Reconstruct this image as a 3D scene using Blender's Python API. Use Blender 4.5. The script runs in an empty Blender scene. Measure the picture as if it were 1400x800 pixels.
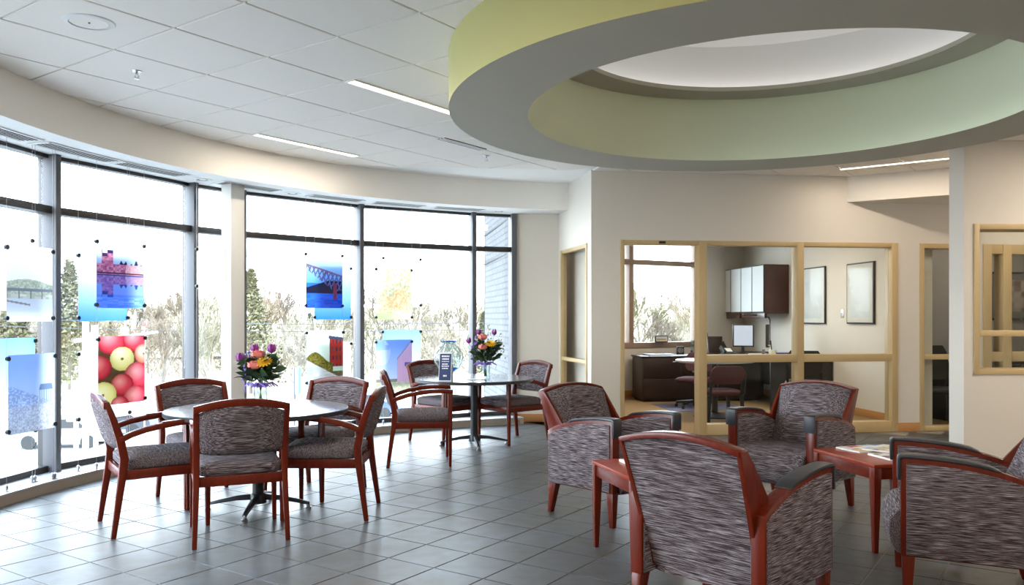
import bpy, bmesh, math, random
from math import sin, cos, pi, radians, atan2, hypot, sqrt
from mathutils import Vector, Matrix

S = bpy.context.scene
COL = S.collection
random.seed(7)

# ------------------------------------------------------------------ camera
F, YH, EYE = 1120.0, 434.0, 1.3            # focal length and horizon row of the 1400 px wide frame
cam_d = bpy.data.cameras.new('camera')
cam = bpy.data.objects.new('camera', cam_d)
COL.objects.link(cam)
cam.location = (0, 0, EYE)
cam.rotation_euler = (pi/2, 0, 0)
cam_d.sensor_width = 36
cam_d.lens = F/1400*36
cam_d.shift_y = (YH-400)/1400
cam_d.clip_end = 600
S.camera = cam

# ------------------------------------------------------------------ world
SKY_STRENGTH = 12.0
w = bpy.data.worlds.new('sky')
S.world = w
w.use_nodes = True
nt = w.node_tree
nt.nodes.clear()
out = nt.nodes.new('ShaderNodeOutputWorld')
bg = nt.nodes.new('ShaderNodeBackground')
tc = nt.nodes.new('ShaderNodeTexCoord')
sep = nt.nodes.new('ShaderNodeSeparateXYZ')
rmp = nt.nodes.new('ShaderNodeValToRGB')
rmp.color_ramp.elements[0].color = (0.86, 0.93, 1.0, 1)
rmp.color_ramp.elements[1].color = (0.64, 0.81, 1.0, 1)
rmp.color_ramp.elements[1].position = 0.8
nt.links.new(tc.outputs['Generated'], sep.inputs[0])
nt.links.new(sep.outputs['Z'], rmp.inputs[0])
nt.links.new(rmp.outputs[0], bg.inputs[0])
bg.inputs[1].default_value = SKY_STRENGTH
nt.links.new(bg.outputs[0], out.inputs[0])

# ------------------------------------------------------------------ exposure
S.view_settings.view_transform = 'Standard'
S.view_settings.look = 'None'
S.view_settings.gamma = 1
S.view_settings.use_curve_mapping = False
S.view_settings.exposure = 0.48
LAMP = 1.0                                   # overall strength of the room's lamps


# ================================================================== helpers
def gp(px, py, z=0.0):
    """the point of height z seen at a pixel (py below or above the horizon)"""
    d = F*(EYE-z)/(py-YH)
    return Vector(((px-700)/F*d, d, z))


def at(px, py, d):
    return Vector(((px-700)/F*d, d, EYE-(py-YH)/F*d))


class MB:
    """collects shapes into one mesh"""
    def __init__(self):
        self.v, self.f, self.mi = [], [], 0
        self.fm = []

    def add(self, vs, fs, m=None):
        b = len(self.v)
        for p in vs:
            p = Vector(p)
            self.v.append(m @ p if m else p)
        for q in fs:
            self.f.append([b+i for i in q])
            self.fm.append(self.mi)
        return self

    def box(self, c, s, rz=0, m=None):
        x, y, z = s[0]/2, s[1]/2, s[2]/2
        vs = [(-x, -y, -z), (x, -y, -z), (x, y, -z), (-x, y, -z), (-x, -y, z), (x, -y, z), (x, y, z), (-x, y, z)]
        M = Matrix.Translation(c) @ Matrix.Rotation(rz, 4, 'Z')
        if m:
            M = m @ M
        return self.add(vs, [(3, 2, 1, 0), (4, 5, 6, 7), (0, 1, 5, 4), (1, 2, 6, 5), (2, 3, 7, 6), (3, 0, 4, 7)], M)

    def bb(self, lo, hi, m=None):
        return self.box([(a+b)/2 for a, b in zip(lo, hi)], [b-a for a, b in zip(lo, hi)], 0, m)

    def rings(self, rs, closed=True, cap=True, m=None):
        """loft through rings of equal length"""
        n = len(rs[0])
        vs = [p for r in rs for p in r]
        fs = []
        for i in range(len(rs)-1):
            for j in range(n if closed else n-1):
                k = (j+1) % n
                fs.append((i*n+j, i*n+k, (i+1)*n+k, (i+1)*n+j))
        if cap:
            fs.append(tuple(reversed(range(n))))
            fs.append(tuple((len(rs)-1)*n+j for j in range(n)))
        return self.add(vs, fs, m)

    def prism(self, poly, z0, z1, m=None):
        return self.rings([[(x, y, z0) for x, y in poly], [(x, y, z1) for x, y in poly]], m=m)

    def extx(self, prof, x0, x1, m=None):
        """profile in (y, z) extruded along x"""
        return self.rings([[(x0, y, z) for y, z in prof], [(x1, y, z) for y, z in prof]], m=m)

    def bar(self, pts, wx, wy, m=None):
        """square bar through points, each with its own (wx, wy); sections stay horizontal"""
        rs = []
        for i, p in enumerate(pts):
            a = wx[i] if hasattr(wx, '__len__') else wx
            b = wy[i] if hasattr(wy, '__len__') else wy
            rs.append([(p[0]-a/2, p[1]-b/2, p[2]), (p[0]+a/2, p[1]-b/2, p[2]), (p[0]+a/2, p[1]+b/2, p[2]), (p[0]-a/2, p[1]+b/2, p[2])])
        return self.rings(rs, m=m)

    def tube(self, pts, r, n=8, m=None, cap=True):
        pts = [Vector(p) for p in pts]
        rs = []
        up = Vector((0, 0, 1))
        for i, p in enumerate(pts):
            t = (pts[min(i+1, len(pts)-1)]-pts[max(i-1, 0)]).normalized()
            a = t.cross(up)
            if a.length < 1e-3:
                a = t.cross(Vector((0, 1, 0)))
            a.normalize()
            b = t.cross(a)
            q = r[i] if hasattr(r, '__len__') else r
            rs.append([p+a*q*cos(2*pi*k/n)+b*q*sin(2*pi*k/n) for k in range(n)])
        return self.rings(rs, cap=cap, m=m)

    def lathe(self, prof, n=24, c=(0, 0, 0), m=None, a0=0, a1=2*pi):
        full = abs(a1-a0-2*pi) < 1e-6
        k = n if full else n+1
        rs = [[(c[0]+r*cos(a0+(a1-a0)*j/n), c[1]+r*sin(a0+(a1-a0)*j/n), c[2]+z) for j in range(k)] for r, z in prof]
        cap = full and prof[0][0] > 1e-5 and prof[-1] != prof[0]
        return self.rings(rs, closed=full, cap=False, m=m)

    def disc(self, c, r, n=24, z=0, flip=False):
        vs = [(c[0]+r*cos(2*pi*j/n), c[1]+r*sin(2*pi*j/n), z) for j in range(n)]
        return self.add(vs, [tuple(range(n))[::-1] if flip else tuple(range(n))])

    def ball(self, c, r, n=10, m=None, sq=(1, 1, 1)):
        prof = [(sin(pi*i/(n//2+1)), -cos(pi*i/(n//2+1))) for i in range(n//2+2)]
        rs = [[(c[0]+r*sq[0]*max(q, 1e-4)*cos(2*pi*j/n), c[1]+r*sq[1]*max(q, 1e-4)*sin(2*pi*j/n), c[2]+r*sq[2]*z) for j in range(n)] for q, z in prof]
        return self.rings(rs, cap=True, m=m)

    def mesh(self, name, mats, bevel=0, seg=2, smooth=35, sub=0):
        me = bpy.data.meshes.new(name)
        me.from_pydata([tuple(p) for p in self.v], [], self.f)
        if not isinstance(mats, (list, tuple)):
            mats = [mats]
        for q in mats:
            me.materials.append(q)
        if len(mats) > 1:
            for p, i in zip(me.polygons, self.fm):
                p.material_index = i
        bm = bmesh.new()
        bm.from_mesh(me)
        bmesh.ops.recalc_face_normals(bm, faces=bm.faces)
        if bevel:
            es = [e for e in bm.edges if len(e.link_faces) == 2 and e.calc_face_angle(0) > radians(25)]
            bmesh.ops.bevel(bm, geom=es, offset=bevel, segments=seg, profile=0.5, affect='EDGES', clamp_overlap=True)
        bm.to_mesh(me)
        bm.free()
        if smooth:
            me.shade_smooth()
            me.set_sharp_from_angle(angle=radians(smooth))
        return me

    def build(self, name, mats, parent=None, **k):
        tags = {q: k.pop(q) for q in ('label', 'cat', 'group', 'kind') if q in k}
        o = bpy.data.objects.new(name, self.mesh(name, mats, **k))
        COL.objects.link(o)
        if parent:
            o.parent = parent
        return tag(o, **tags)


def tag(o, label=None, cat=None, group=None, kind=None):
    if label:
        o['label'] = label
    if cat:
        o['category'] = cat
    if group:
        o['group'] = group
    if kind:
        o['kind'] = kind
    return o


def thing(name, loc=(0, 0, 0), rz=0, parent=None, **tags):
    o = bpy.data.objects.new(name, None)
    o.empty_display_size = 0.1
    COL.objects.link(o)
    o.location = loc
    o.rotation_euler = (0, 0, rz)
    if parent:
        o.parent = parent
    return tag(o, **tags)


def linked(name, me, parent=None, loc=(0, 0, 0), rz=0, **tags):
    o = bpy.data.objects.new(name, me)
    COL.objects.link(o)
    o.location = loc
    o.rotation_euler = (0, 0, rz)
    if parent:
        o.parent = parent
    return tag(o, **tags)


def dup(root, loc, rz, label, group=None):
    """a copy of a thing with copies of its parts and sub-parts"""
    def cp(o, par):
        c = o.copy()
        COL.objects.link(c)
        if par:
            c.parent = par
        for ch in kids.get(o.name, []):
            cp(ch, c)
        return c
    kids = {}
    for o in root.children_recursive:
        kids.setdefault(o.parent.name, []).append(o)
    r = cp(root, None)
    r.location = loc
    r.rotation_euler = (0, 0, rz)
    r['label'] = label
    if group:
        r['group'] = group
    return r


def clip(poly, p, n):
    """keep the part of a polygon with (q-p).n >= 0"""
    o = []
    for i in range(len(poly)):
        a, b = poly[i], poly[(i+1) % len(poly)]
        da = (a[0]-p[0])*n[0]+(a[1]-p[1])*n[1]
        db = (b[0]-p[0])*n[0]+(b[1]-p[1])*n[1]
        if da >= 0:
            o.append(a)
        if da*db < 0:
            t = da/(da-db)
            o.append((a[0]+(b[0]-a[0])*t, a[1]+(b[1]-a[1])*t))
    return o


# ------------------------------------------------------------------ materials
def mat(name, col=(0.8, 0.8, 0.8), rough=0.5, metal=0, spec=0.5, coat=0, noise=None, bump=None, emit=None):
    """noise = (scale xyz, second colour, amount, detail); bump = (scale xyz, strength, distance)"""
    m = bpy.data.materials.new(name)
    m.use_nodes = True
    t = m.node_tree
    b = t.nodes['Principled BSDF']
    b.inputs['Base Color'].default_value = (*col, 1)
    b.inputs['Roughness'].default_value = rough
    b.inputs['Metallic'].default_value = metal
    b.inputs['Specular IOR Level'].default_value = spec
    b.inputs['Coat Weight'].default_value = coat
    b.inputs['Coat Roughness'].default_value = 0.15
    if emit:
        b.inputs['Emission Color'].default_value = (*emit[0], 1)
        b.inputs['Emission Strength'].default_value = emit[1]
    co = None
    if noise or bump:
        co = t.nodes.new('ShaderNodeTexCoord')

    def tex(sc, detail):
        mp = t.nodes.new('ShaderNodeMapping')
        mp.inputs['Scale'].default_value = sc if hasattr(sc, '__len__') else (sc, sc, sc)
        t.links.new(co.outputs['Object'], mp.inputs[0])
        n = t.nodes.new('ShaderNodeTexNoise')
        n.inputs['Scale'].default_value = 1
        n.inputs['Detail'].default_value = detail
        t.links.new(mp.outputs[0], n.inputs['Vector'])
        return n
    if noise:
        n = tex(noise[0], noise[3] if len(noise) > 3 else 3)
        r = t.nodes.new('ShaderNodeValToRGB')
        r.color_ramp.elements[0].position = 0.5-0.5*noise[2]
        r.color_ramp.elements[1].position = 0.5+0.5*noise[2]
        r.color_ramp.elements[0].color = (*col, 1)
        r.color_ramp.elements[1].color = (*noise[1], 1)
        t.links.new(n.outputs['Fac'], r.inputs[0])
        t.links.new(r.outputs[0], b.inputs['Base Color'])
    if bump:
        n = tex(bump[0], 3)
        bp = t.nodes.new('ShaderNodeBump')
        bp.inputs['Strength'].default_value = bump[1]
        bp.inputs['Distance'].default_value = bump[2]
        t.links.new(n.outputs['Fac'], bp.inputs['Height'])
        t.links.new(bp.outputs[0], b.inputs['Normal'])
    return m


def fabric(name, sc):
    m = mat(name, rough=0.9, spec=0.2, bump=(sc, 0.5, 0.002))
    t = m.node_tree
    b = t.nodes['Principled BSDF']
    co = t.nodes['Texture Coordinate']
    mp = t.nodes.new('ShaderNodeMapping')
    mp.inputs['Scale'].default_value = sc
    t.links.new(co.outputs['Object'], mp.inputs[0])
    n = t.nodes.new('ShaderNodeTexNoise')
    n.inputs['Scale'].default_value = 1
    n.inputs['Detail'].default_value = 4
    n.inputs['Roughness'].default_value = 0.6
    t.links.new(mp.outputs[0], n.inputs['Vector'])
    r = t.nodes.new('ShaderNodeValToRGB')
    e = r.color_ramp.elements
    e[0].position, e[0].color = 0.38, (0.016, 0.010, 0.011, 1)
    e[1].position, e[1].color = 0.66, (0.36, 0.33, 0.355, 1)
    q = e.new(0.5)
    q.color = (0.095, 0.070, 0.076, 1)
    t.links.new(n.outputs['Fac'], r.inputs[0])
    t.links.new(r.outputs[0], b.inputs['Base Color'])
    return m


def fresnel(t, ior=1.45):
    """the same reflection from either side of a thin sheet"""
    g = t.nodes.new('ShaderNodeNewGeometry')
    mr = t.nodes.new('ShaderNodeMapRange')
    mr.inputs['To Min'].default_value = ior
    mr.inputs['To Max'].default_value = 1/ior
    t.links.new(g.outputs['Backfacing'], mr.inputs['Value'])
    f = t.nodes.new('ShaderNodeFresnel')
    t.links.new(mr.outputs[0], f.inputs[0])
    return f


def thin_glass(name, tint=(0.97, 0.99, 0.985), refl=1.0):
    m = bpy.data.materials.new(name)
    m.use_nodes = True
    t = m.node_tree
    t.nodes.clear()
    o = t.nodes.new('ShaderNodeOutputMaterial')
    tr = t.nodes.new('ShaderNodeBsdfTransparent')
    tr.inputs[0].default_value = (*tint, 1)
    gl = t.nodes.new('ShaderNodeBsdfGlossy')
    gl.inputs['Roughness'].default_value = 0.0
    fr = fresnel(t)
    mu = t.nodes.new('ShaderNodeMath')
    mu.operation = 'MULTIPLY'
    mu.inputs[1].default_value = refl
    mx = t.nodes.new('ShaderNodeMixShader')
    t.links.new(fr.outputs[0], mu.inputs[0])
    t.links.new(mu.outputs[0], mx.inputs[0])
    t.links.new(tr.outputs[0], mx.inputs[1])
    t.links.new(gl.outputs[0], mx.inputs[2])
    t.links.new(mx.outputs[0], o.inputs[0])
    return m


def emitter(name, col, st):
    m = bpy.data.materials.new(name)
    m.use_nodes = True
    t = m.node_tree
    t.nodes.clear()
    o = t.nodes.new('ShaderNodeOutputMaterial')
    e = t.nodes.new('ShaderNodeEmission')
    e.inputs[0].default_value = (*col, 1)
    e.inputs[1].default_value = st
    t.links.new(e.outputs[0], o.inputs[0])
    return m


def leafy(name, col, trans=0.4):
    m = mat(name, col, rough=0.6)
    return m


M = {}
M['wall'] = mat('wall_paint', (0.68, 0.625, 0.55), rough=0.85, spec=0.2, bump=(180, 0.04, 0.001))
M['plaster'] = mat('plaster', (0.86, 0.825, 0.77), rough=0.8, spec=0.2)
M['lilac_wall'] = mat('dull_grey_paint', (0.40, 0.38, 0.375), rough=0.85)
M['white'] = mat('white_paint', (0.82, 0.81, 0.79), rough=0.7, spec=0.3)
M['tile'] = mat('ceiling_tile_fibre', (0.885, 0.83, 0.76), rough=0.95, spec=0.1, noise=((260, 260, 260), (0.845, 0.79, 0.72), 0.6))
M['tee'] = mat('ceiling_grid_metal', (0.86, 0.85, 0.83), rough=0.5)
M['green'] = mat('green_paint', (0.52, 0.48, 0.20), rough=0.7, spec=0.3)
M['mint'] = mat('pale_green_paint', (0.80, 0.83, 0.60), rough=0.7, spec=0.3)
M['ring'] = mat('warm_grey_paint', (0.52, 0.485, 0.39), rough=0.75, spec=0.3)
M['frame'] = mat('tan_painted_wood', (0.49, 0.345, 0.165), rough=0.45, noise=((6, 6, 1.2), (0.53, 0.385, 0.195), 0.8))
M['base_wood'] = mat('oak_baseboard', (0.55, 0.27, 0.10), rough=0.4, noise=((2, 2, 60), (0.42, 0.19, 0.06), 0.7))
M['alu'] = mat('window_aluminium', (0.10, 0.10, 0.11), rough=0.5, spec=0.25)
M['alu_dark'] = mat('window_bronze', (0.045, 0.04, 0.04), rough=0.4, metal=0.4)
M['sill'] = mat('sill_metal', (0.55, 0.56, 0.58), rough=0.35, metal=0.5)
M['curb'] = mat('curb_tan', (0.30, 0.25, 0.20), rough=0.6)
M['col'] = mat('column_paint', (0.72, 0.70, 0.66), rough=0.6)
M['steel'] = mat('brushed_steel', (0.5, 0.5, 0.52), rough=0.3, metal=1)
M['black'] = mat('black_plastic', (0.008, 0.008, 0.009), rough=0.45)
M['cap'] = mat('black_armrest', (0.022, 0.024, 0.03), rough=0.42)
M['void'] = mat('dark_void', (0.006, 0.006, 0.006), rough=1.0, spec=0.0)
M['iron'] = mat('black_iron', (0.02, 0.022, 0.026), rough=0.35, metal=0.3)
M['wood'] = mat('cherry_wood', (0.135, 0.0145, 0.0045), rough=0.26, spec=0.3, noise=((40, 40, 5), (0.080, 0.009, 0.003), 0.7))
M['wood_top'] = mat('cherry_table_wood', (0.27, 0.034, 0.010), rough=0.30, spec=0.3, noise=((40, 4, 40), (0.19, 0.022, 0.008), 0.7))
M['fab_x'] = fabric('woven_fabric_across', (11, 360, 360))
M['fab_y'] = fabric('woven_fabric_along', (360, 11, 360))
M['laminate'] = mat('grey_laminate', (0.22, 0.22, 0.23), rough=0.20, coat=0.2)
M['edge'] = mat('table_edge', (0.022, 0.024, 0.028), rough=0.35)
M['glass'] = thin_glass('window_glass', (0.95, 0.97, 0.97))
M['iglass'] = thin_glass('interior_glass', (0.93, 0.95, 0.94), 0.45)
M['pglass'] = thin_glass('picture_glass', (0.93, 0.93, 0.92), 0.12)
M['vase'] = thin_glass('vase_glass', (0.88, 0.93, 0.94), 2.0)
M['grout'] = mat('grout', (0.27, 0.24, 0.195), rough=0.95)
M['carpet'] = mat('tan_carpet', (0.36, 0.24, 0.12), rough=1.0, spec=0.05, noise=((3, 60, 60), (0.26, 0.18, 0.10), 0.8))
M['espresso'] = mat('espresso_wood', (0.018, 0.010, 0.008), rough=0.35, noise=((30, 30, 4), (0.028, 0.014, 0.010), 0.8))
M['darkred'] = mat('dark_red_wood', (0.06, 0.014, 0.008), rough=0.3, noise=((30, 30, 4), (0.04, 0.010, 0.006), 0.8))
M['maroon'] = mat('maroon_fabric', (0.09, 0.028, 0.036), rough=0.9)
M['paper'] = mat('paper', (0.80, 0.79, 0.76), rough=0.7)
M['brass'] = mat('brass', (0.75, 0.48, 0.12), rough=0.3, metal=1)
M['navy'] = mat('navy_card', (0.012, 0.03, 0.12), rough=0.35)
M['screen'] = mat('monitor_screen', (0.10, 0.11, 0.13), rough=0.2, emit=((0.75, 0.82, 0.95), 0.55))
M['mirror'] = mat('frosted_glass_door', (0.78, 0.80, 0.80), rough=0.12, spec=0.8)
M['grey'] = mat('grey_plastic', (0.22, 0.22, 0.23), rough=0.5)
M['asphalt'] = mat('pale_asphalt', (0.22, 0.215, 0.21), rough=0.95, noise=((0.2, 0.2, 0.2), (0.27, 0.265, 0.26), 0.6))
M['verge'] = mat('dry_grass', (0.30, 0.25, 0.15), rough=1.0, noise=((0.6, 0.6, 0.6), (0.20, 0.17, 0.10), 0.6, 6))
M['bark'] = mat('pale_bark', (0.15, 0.125, 0.10), rough=0.95)
M['twig'] = mat('twigs', (0.15, 0.115, 0.085), rough=0.95)
M['needle'] = mat('olive_needles', (0.12, 0.105, 0.045), rough=0.9)
M['pole'] = mat('galvanised_pole', (0.42, 0.43, 0.44), rough=0.5)
M['wire'] = mat('power_wire', (0.05, 0.05, 0.06), rough=0.7)
M['carpaint'] = mat('silver_car_paint', (0.30, 0.32, 0.35), rough=0.3, metal=0.5)
M['red'] = mat('red_sign', (0.6, 0.03, 0.03), rough=0.5)
M['skyblue'] = mat('blue_sign', (0.05, 0.30, 0.55), rough=0.5)
M['stem'] = mat('flower_stem', (0.04, 0.10, 0.03), rough=0.6)
M['leaf'] = mat('flower_leaf', (0.025, 0.06, 0.02), rough=0.5)
M['purple'] = mat('purple_petal', (0.22, 0.02, 0.20), rough=0.6)
M['pink'] = mat('pink_petal', (0.75, 0.20, 0.17), rough=0.6)
M['yellow'] = mat('yellow_petal', (0.80, 0.45, 0.01), rough=0.6)
M['lilac'] = mat('lilac_ribbon', (0.16, 0.10, 0.42), rough=0.5)
M['cream'] = mat('cream_petal', (0.60, 0.62, 0.45), rough=0.6)
M['rubber'] = mat('rubber', (0.02, 0.02, 0.02), rough=0.8)
M['tube'] = emitter('fluorescent_diffuser', (1.0, 0.80, 0.55), 4.0)
M['cove'] = emitter('cove_strip', (1.0, 0.98, 0.96), 1.6*LAMP)


def tile_material():
    m = bpy.data.materials.new('slate_tile')
    m.use_nodes = True
    t = m.node_tree
    b = t.nodes['Principled BSDF']
    g = t.nodes.new('ShaderNodeNewGeometry')

    def noise(sc, det):
        n = t.nodes.new('ShaderNodeTexNoise')
        n.inputs['Scale'].default_value = sc
        n.inputs['Detail'].default_value = det
        t.links.new(g.outputs['Position'], n.inputs['Vector'])
        return n
    a, c = noise(1.6, 2), noise(9, 5)
    r = t.nodes.new('ShaderNodeValToRGB')
    e = r.color_ramp.elements
    e[0].position, e[0].color = 0.36, (0.055, 0.047, 0.040, 1)
    e[1].position, e[1].color = 0.64, (0.086, 0.097, 0.110, 1)
    ad = t.nodes.new('ShaderNodeMath')
    ad.operation = 'MULTIPLY_ADD'
    ad.inputs[1].default_value = 0.55
    t.links.new(c.outputs['Fac'], ad.inputs[0])
    mu = t.nodes.new('ShaderNodeMath')
    mu.operation = 'MULTIPLY'
    mu.inputs[1].default_value = 0.45
    t.links.new(a.outputs['Fac'], mu.inputs[0])
    t.links.new(mu.outputs[0], ad.inputs[2])
    t.links.new(ad.outputs[0], r.inputs[0])
    t.links.new(r.outputs[0], b.inputs['Base Color'])
    b.inputs['Roughness'].default_value = 0.40
    b.inputs['Specular IOR Level'].default_value = 0.42
    bp = t.nodes.new('ShaderNodeBump')
    bp.inputs['Strength'].default_value = 0.18
    bp.inputs['Distance'].default_value = 0.004
    t.links.new(c.outputs['Fac'], bp.inputs['Height'])
    t.links.new(bp.outputs[0], b.inputs['Normal'])
    return m


M['slate'] = tile_material()


def brick_material():
    m = bpy.data.materials.new('brick_wall')
    m.use_nodes = True
    t = m.node_tree
    b = t.nodes['Principled BSDF']
    co = t.nodes.new('ShaderNodeTexCoord')
    br = t.nodes.new('ShaderNodeTexBrick')
    sx = t.nodes.new('ShaderNodeSeparateXYZ')
    ad = t.nodes.new('ShaderNodeMath')
    mp = t.nodes.new('ShaderNodeCombineXYZ')
    t.links.new(co.outputs['Object'], sx.inputs[0])
    t.links.new(sx.outputs['X'], ad.inputs[0])
    t.links.new(sx.outputs['Y'], ad.inputs[1])
    t.links.new(ad.outputs[0], mp.inputs['X'])
    t.links.new(sx.outputs['Z'], mp.inputs['Y'])
    br.inputs['Scale'].default_value = 1
    br.inputs['Brick Width'].default_value = 0.24
    br.inputs['Row Height'].default_value = 0.08
    br.inputs['Mortar Size'].default_value = 0.012
    br.inputs['Color1'].default_value = (0.075, 0.080, 0.092, 1)
    br.inputs['Color2'].default_value = (0.095, 0.098, 0.108, 1)
    br.inputs['Mortar'].default_value = (0.045, 0.048, 0.055, 1)
    t.links.new(mp.outputs[0], br.inputs['Vector'])
    t.links.new(br.outputs['Color'], b.inputs['Base Color'])
    b.inputs['Roughness'].default_value = 0.8
    return m


M['brick'] = brick_material()


def vary(m, cols):
    """each tree its own shade of the material"""
    t = m.node_tree
    oi = t.nodes.new('ShaderNodeObjectInfo')
    r = t.nodes.new('ShaderNodeValToRGB')
    e = r.color_ramp.elements
    e[0].color, e[1].color = (*cols[0], 1), (*cols[-1], 1)
    for i, c in enumerate(cols[1:-1]):
        e.new((i+1)/(len(cols)-1)).color = (*c, 1)
    t.links.new(oi.outputs['Random'], r.inputs[0])
    t.links.new(r.outputs[0], t.nodes['Principled BSDF'].inputs['Base Color'])


vary(M['twig'], [(0.10, 0.075, 0.055), (0.17, 0.125, 0.085), (0.12, 0.105, 0.055), (0.20, 0.165, 0.13)])
vary(M['needle'], [(0.10, 0.09, 0.035), (0.13, 0.12, 0.06), (0.09, 0.085, 0.04)])

# ================================================================== the setting
C = Vector((1.6, 5.05))                      # centre of the curved soffit and of the ring
CG = Vector((1.53, 5.10))                    # centre of the curved glazing
R_FASCIA, R_CURB, R_GLASS = 4.85, 5.13, 5.36
Z_CEIL, Z_SOFFIT, Z_TRANSOM = 2.90, 2.585, 2.145
WU = Vector((0.992, 0.127)).normalized()     # office wall direction
WN = Vector((-WU.y, WU.x))                   # into the office
WO = Vector((0.87, 8.87))                    # its left corner
W_ANG = atan2(WU.y, WU.x)


def arc(c, r, a):
    return (c.x+r*cos(radians(a)), c.y+r*sin(radians(a)))


def ray_circle(px, c, r):
    d = Vector(((px-700)/F, 1.0))
    A, B, K = d.dot(d), -2*d.dot(c), c.dot(c)-r*r
    return d*((-B+sqrt(B*B-4*A*K))/(2*A))


def ang_of(px, c, r):
    p = ray_circle(px, c, r)-c
    return math.degrees(atan2(p.y, p.x))


def wall_t(px):
    """distance along the office wall of an image column"""
    k = (px-700)/F
    return (k*WO.y-WO.x)/(WU.x-k*WU.y)


def loc_w(t, n, z=0):
    p = WO+WU*t+WN*n
    return Vector((p.x, p.y, z))


# ---- floor: a grout bed with tiles set in it
fl = MB().bb((-4.2, -3.2, -0.25), (7.2, 9.6, -0.004))
fl.bb((-1.2, 9.6, -0.25), (0.9, 10.4, -0.004))
floor = fl.build('floor', M['grout'], kind='structure', label='grey slate tile floor of the lounge', smooth=0)
FS, FA = 0.3148, radians(34.0)
fa, fb = Vector((cos(FA), -sin(FA))), Vector((sin(FA), cos(FA)))
tb = MB().box((0, 0, -0.004), (FS-0.007, FS-0.007, 0.008))
tile_me = tb.mesh('floor_tile', M['slate'], bevel=0.0015, seg=1)
cells = []
for i in range(-45, 46):
    for j in range(-20, 60):
        c = fa*(0.1207+(i+0.5)*FS)+fb*(0.1484+(j+0.5)*FS)
        if not (-4.0 < c.x < 7.0 and -2.9 < c.y < 10.4):
            continue
        if (c-WO).dot(WN) > 0.05 and c.x > 0.8:
            continue
        if c.x < 1.6 and c.y > 5 and (c-C).length > R_CURB+0.12:
            continue
        if c.x > 0.62 and c.y > 9.2:
            continue
        if c.y > 1.5:
            px, py = 700+c.x/c.y*F, YH+F*EYE/c.y
        else:
            px, py = 9999, 9999
        vis = -40 < px < 1440 and py < 850
        cells.append((0 if vis else 1, c.y, c))
cells.sort(key=lambda q: q[:2])
for _, _, c in cells[:300]:
    linked('floor_tile', tile_me, floor, (c.x, c.y, 0), -FA)
rest = MB()
for _, _, c in cells[300:]:
    rest.box((c.x, c.y, -0.004), (FS-0.007, FS-0.007, 0.008), -FA)
rest.build('floor_tiles', M['slate'], floor, kind='stuff', smooth=0)

# ---- ceiling: a flat grid with fibre tiles lying a little proud of it
cm = MB()
R_RING, R_RIN, R_HOLE = 1.985, 1.50, 1.25
n = 96
inner = [(C.x+1.9*cos(2*pi*k/n), C.y+1.9*sin(2*pi*k/n)) for k in range(n)]
outer = []
for k in range(n):
    d = Vector((cos(2*pi*k/n), sin(2*pi*k/n)))
    big = 5.0 if (d.x < 0 or d.y > 0.6) else 8.6
    outer.append(tuple(C+d*big) if not (d.x < 0 and d.y < 0) else tuple(C+d*min(8.6, 5.0/max(-d.x, .01))))
vs = [(x, y, Z_CEIL) for x, y in inner]+[(x, y, Z_CEIL) for x, y in outer]+[(x, y, Z_CEIL+0.05) for x, y in inner]+[(x, y, Z_CEIL+0.05) for x, y in outer]
fs = []
for k in range(n):
    q = (k+1) % n
    fs += [(k, q, n+q, n+k), (2*n+k, 3*n+k, 3*n+q, 2*n+q)]
ceiling = cm.add(vs, fs).build('ceiling', M['tee'], kind='structure', label='suspended ceiling of square white fibre tiles', smooth=0)
TS, TA = 0.6228, radians(35.75)
ta, tb_ = Vector((cos(TA), -sin(TA))), Vector((sin(TA), cos(TA)))
TP = (0.2272, 0.0765)
fascia_poly = [arc(C, R_FASCIA-0.002, a) for a in range(80, 181, 3)]
T_TILES = []
LIGHTS = []                                    # linear lamps: (centre, length) along tb_


def tile_polys():
    for i in range(-14, 15):
        for j in range(-8, 26):
            c = ta*(TP[0]+(i+0.5)*TS)+tb_*(TP[1]+(j+0.5)*TS)
            h = TS/2-0.007
            poly = [tuple(c+ta*sx*h+tb_*sy*h) for sx, sy in ((-1, -1), (1, -1), (1, 1), (-1, 1))]
            if c.x < 1.6 or c.y > 9:
                for k in range(len(fascia_poly)-1):
                    a, b = Vector(fascia_poly[k]), Vector(fascia_poly[k+1])
                    nn = (b-a).normalized()
                    poly = clip(poly, a, (-nn.y, nn.x)) if len(poly) > 2 else poly
            if c.y < 5.05 and len(poly) > 2:
                poly = clip(poly, (C.x-R_FASCIA, 0), (1, 0))
            if len(poly) > 2:
                poly = clip(poly, WO-WN*0.002, -WN)
            if len(poly) > 2 and (c.y > 8):
                poly = clip(poly, Vector((0.875, 8.87)), Vector((1.38, .30)).normalized()) if c.x > 0.9 else clip(poly, Vector((0.865, 8.87)), -Vector((1.38, .30)).normalized()) if c.y > 8.9 else poly
            if len(poly) > 2 and c.x > 3.2 and c.y > 7.0:
                # in front of the bulkhead of the passage
                bn = Vector((0.56, 0.87)).normalized()
                poly = clip(poly, Vector((3.76, 9.26)), -bn)
            if len(poly) > 2 and (c-C).length < 2.6:
                d = (c-C)
                if d.length < 1.5:
                    continue
                d.normalize()
                poly = clip(poly, C+d*1.88, d)
            if len(poly) < 3:
                continue
            ar = abs(sum(poly[k][0]*poly[(k+1) % len(poly)][1]-poly[(k+1) % len(poly)][0]*poly[k][1] for k in range(len(poly))))/2
            if ar < 0.002:
                continue
            yield c, poly, ar


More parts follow.
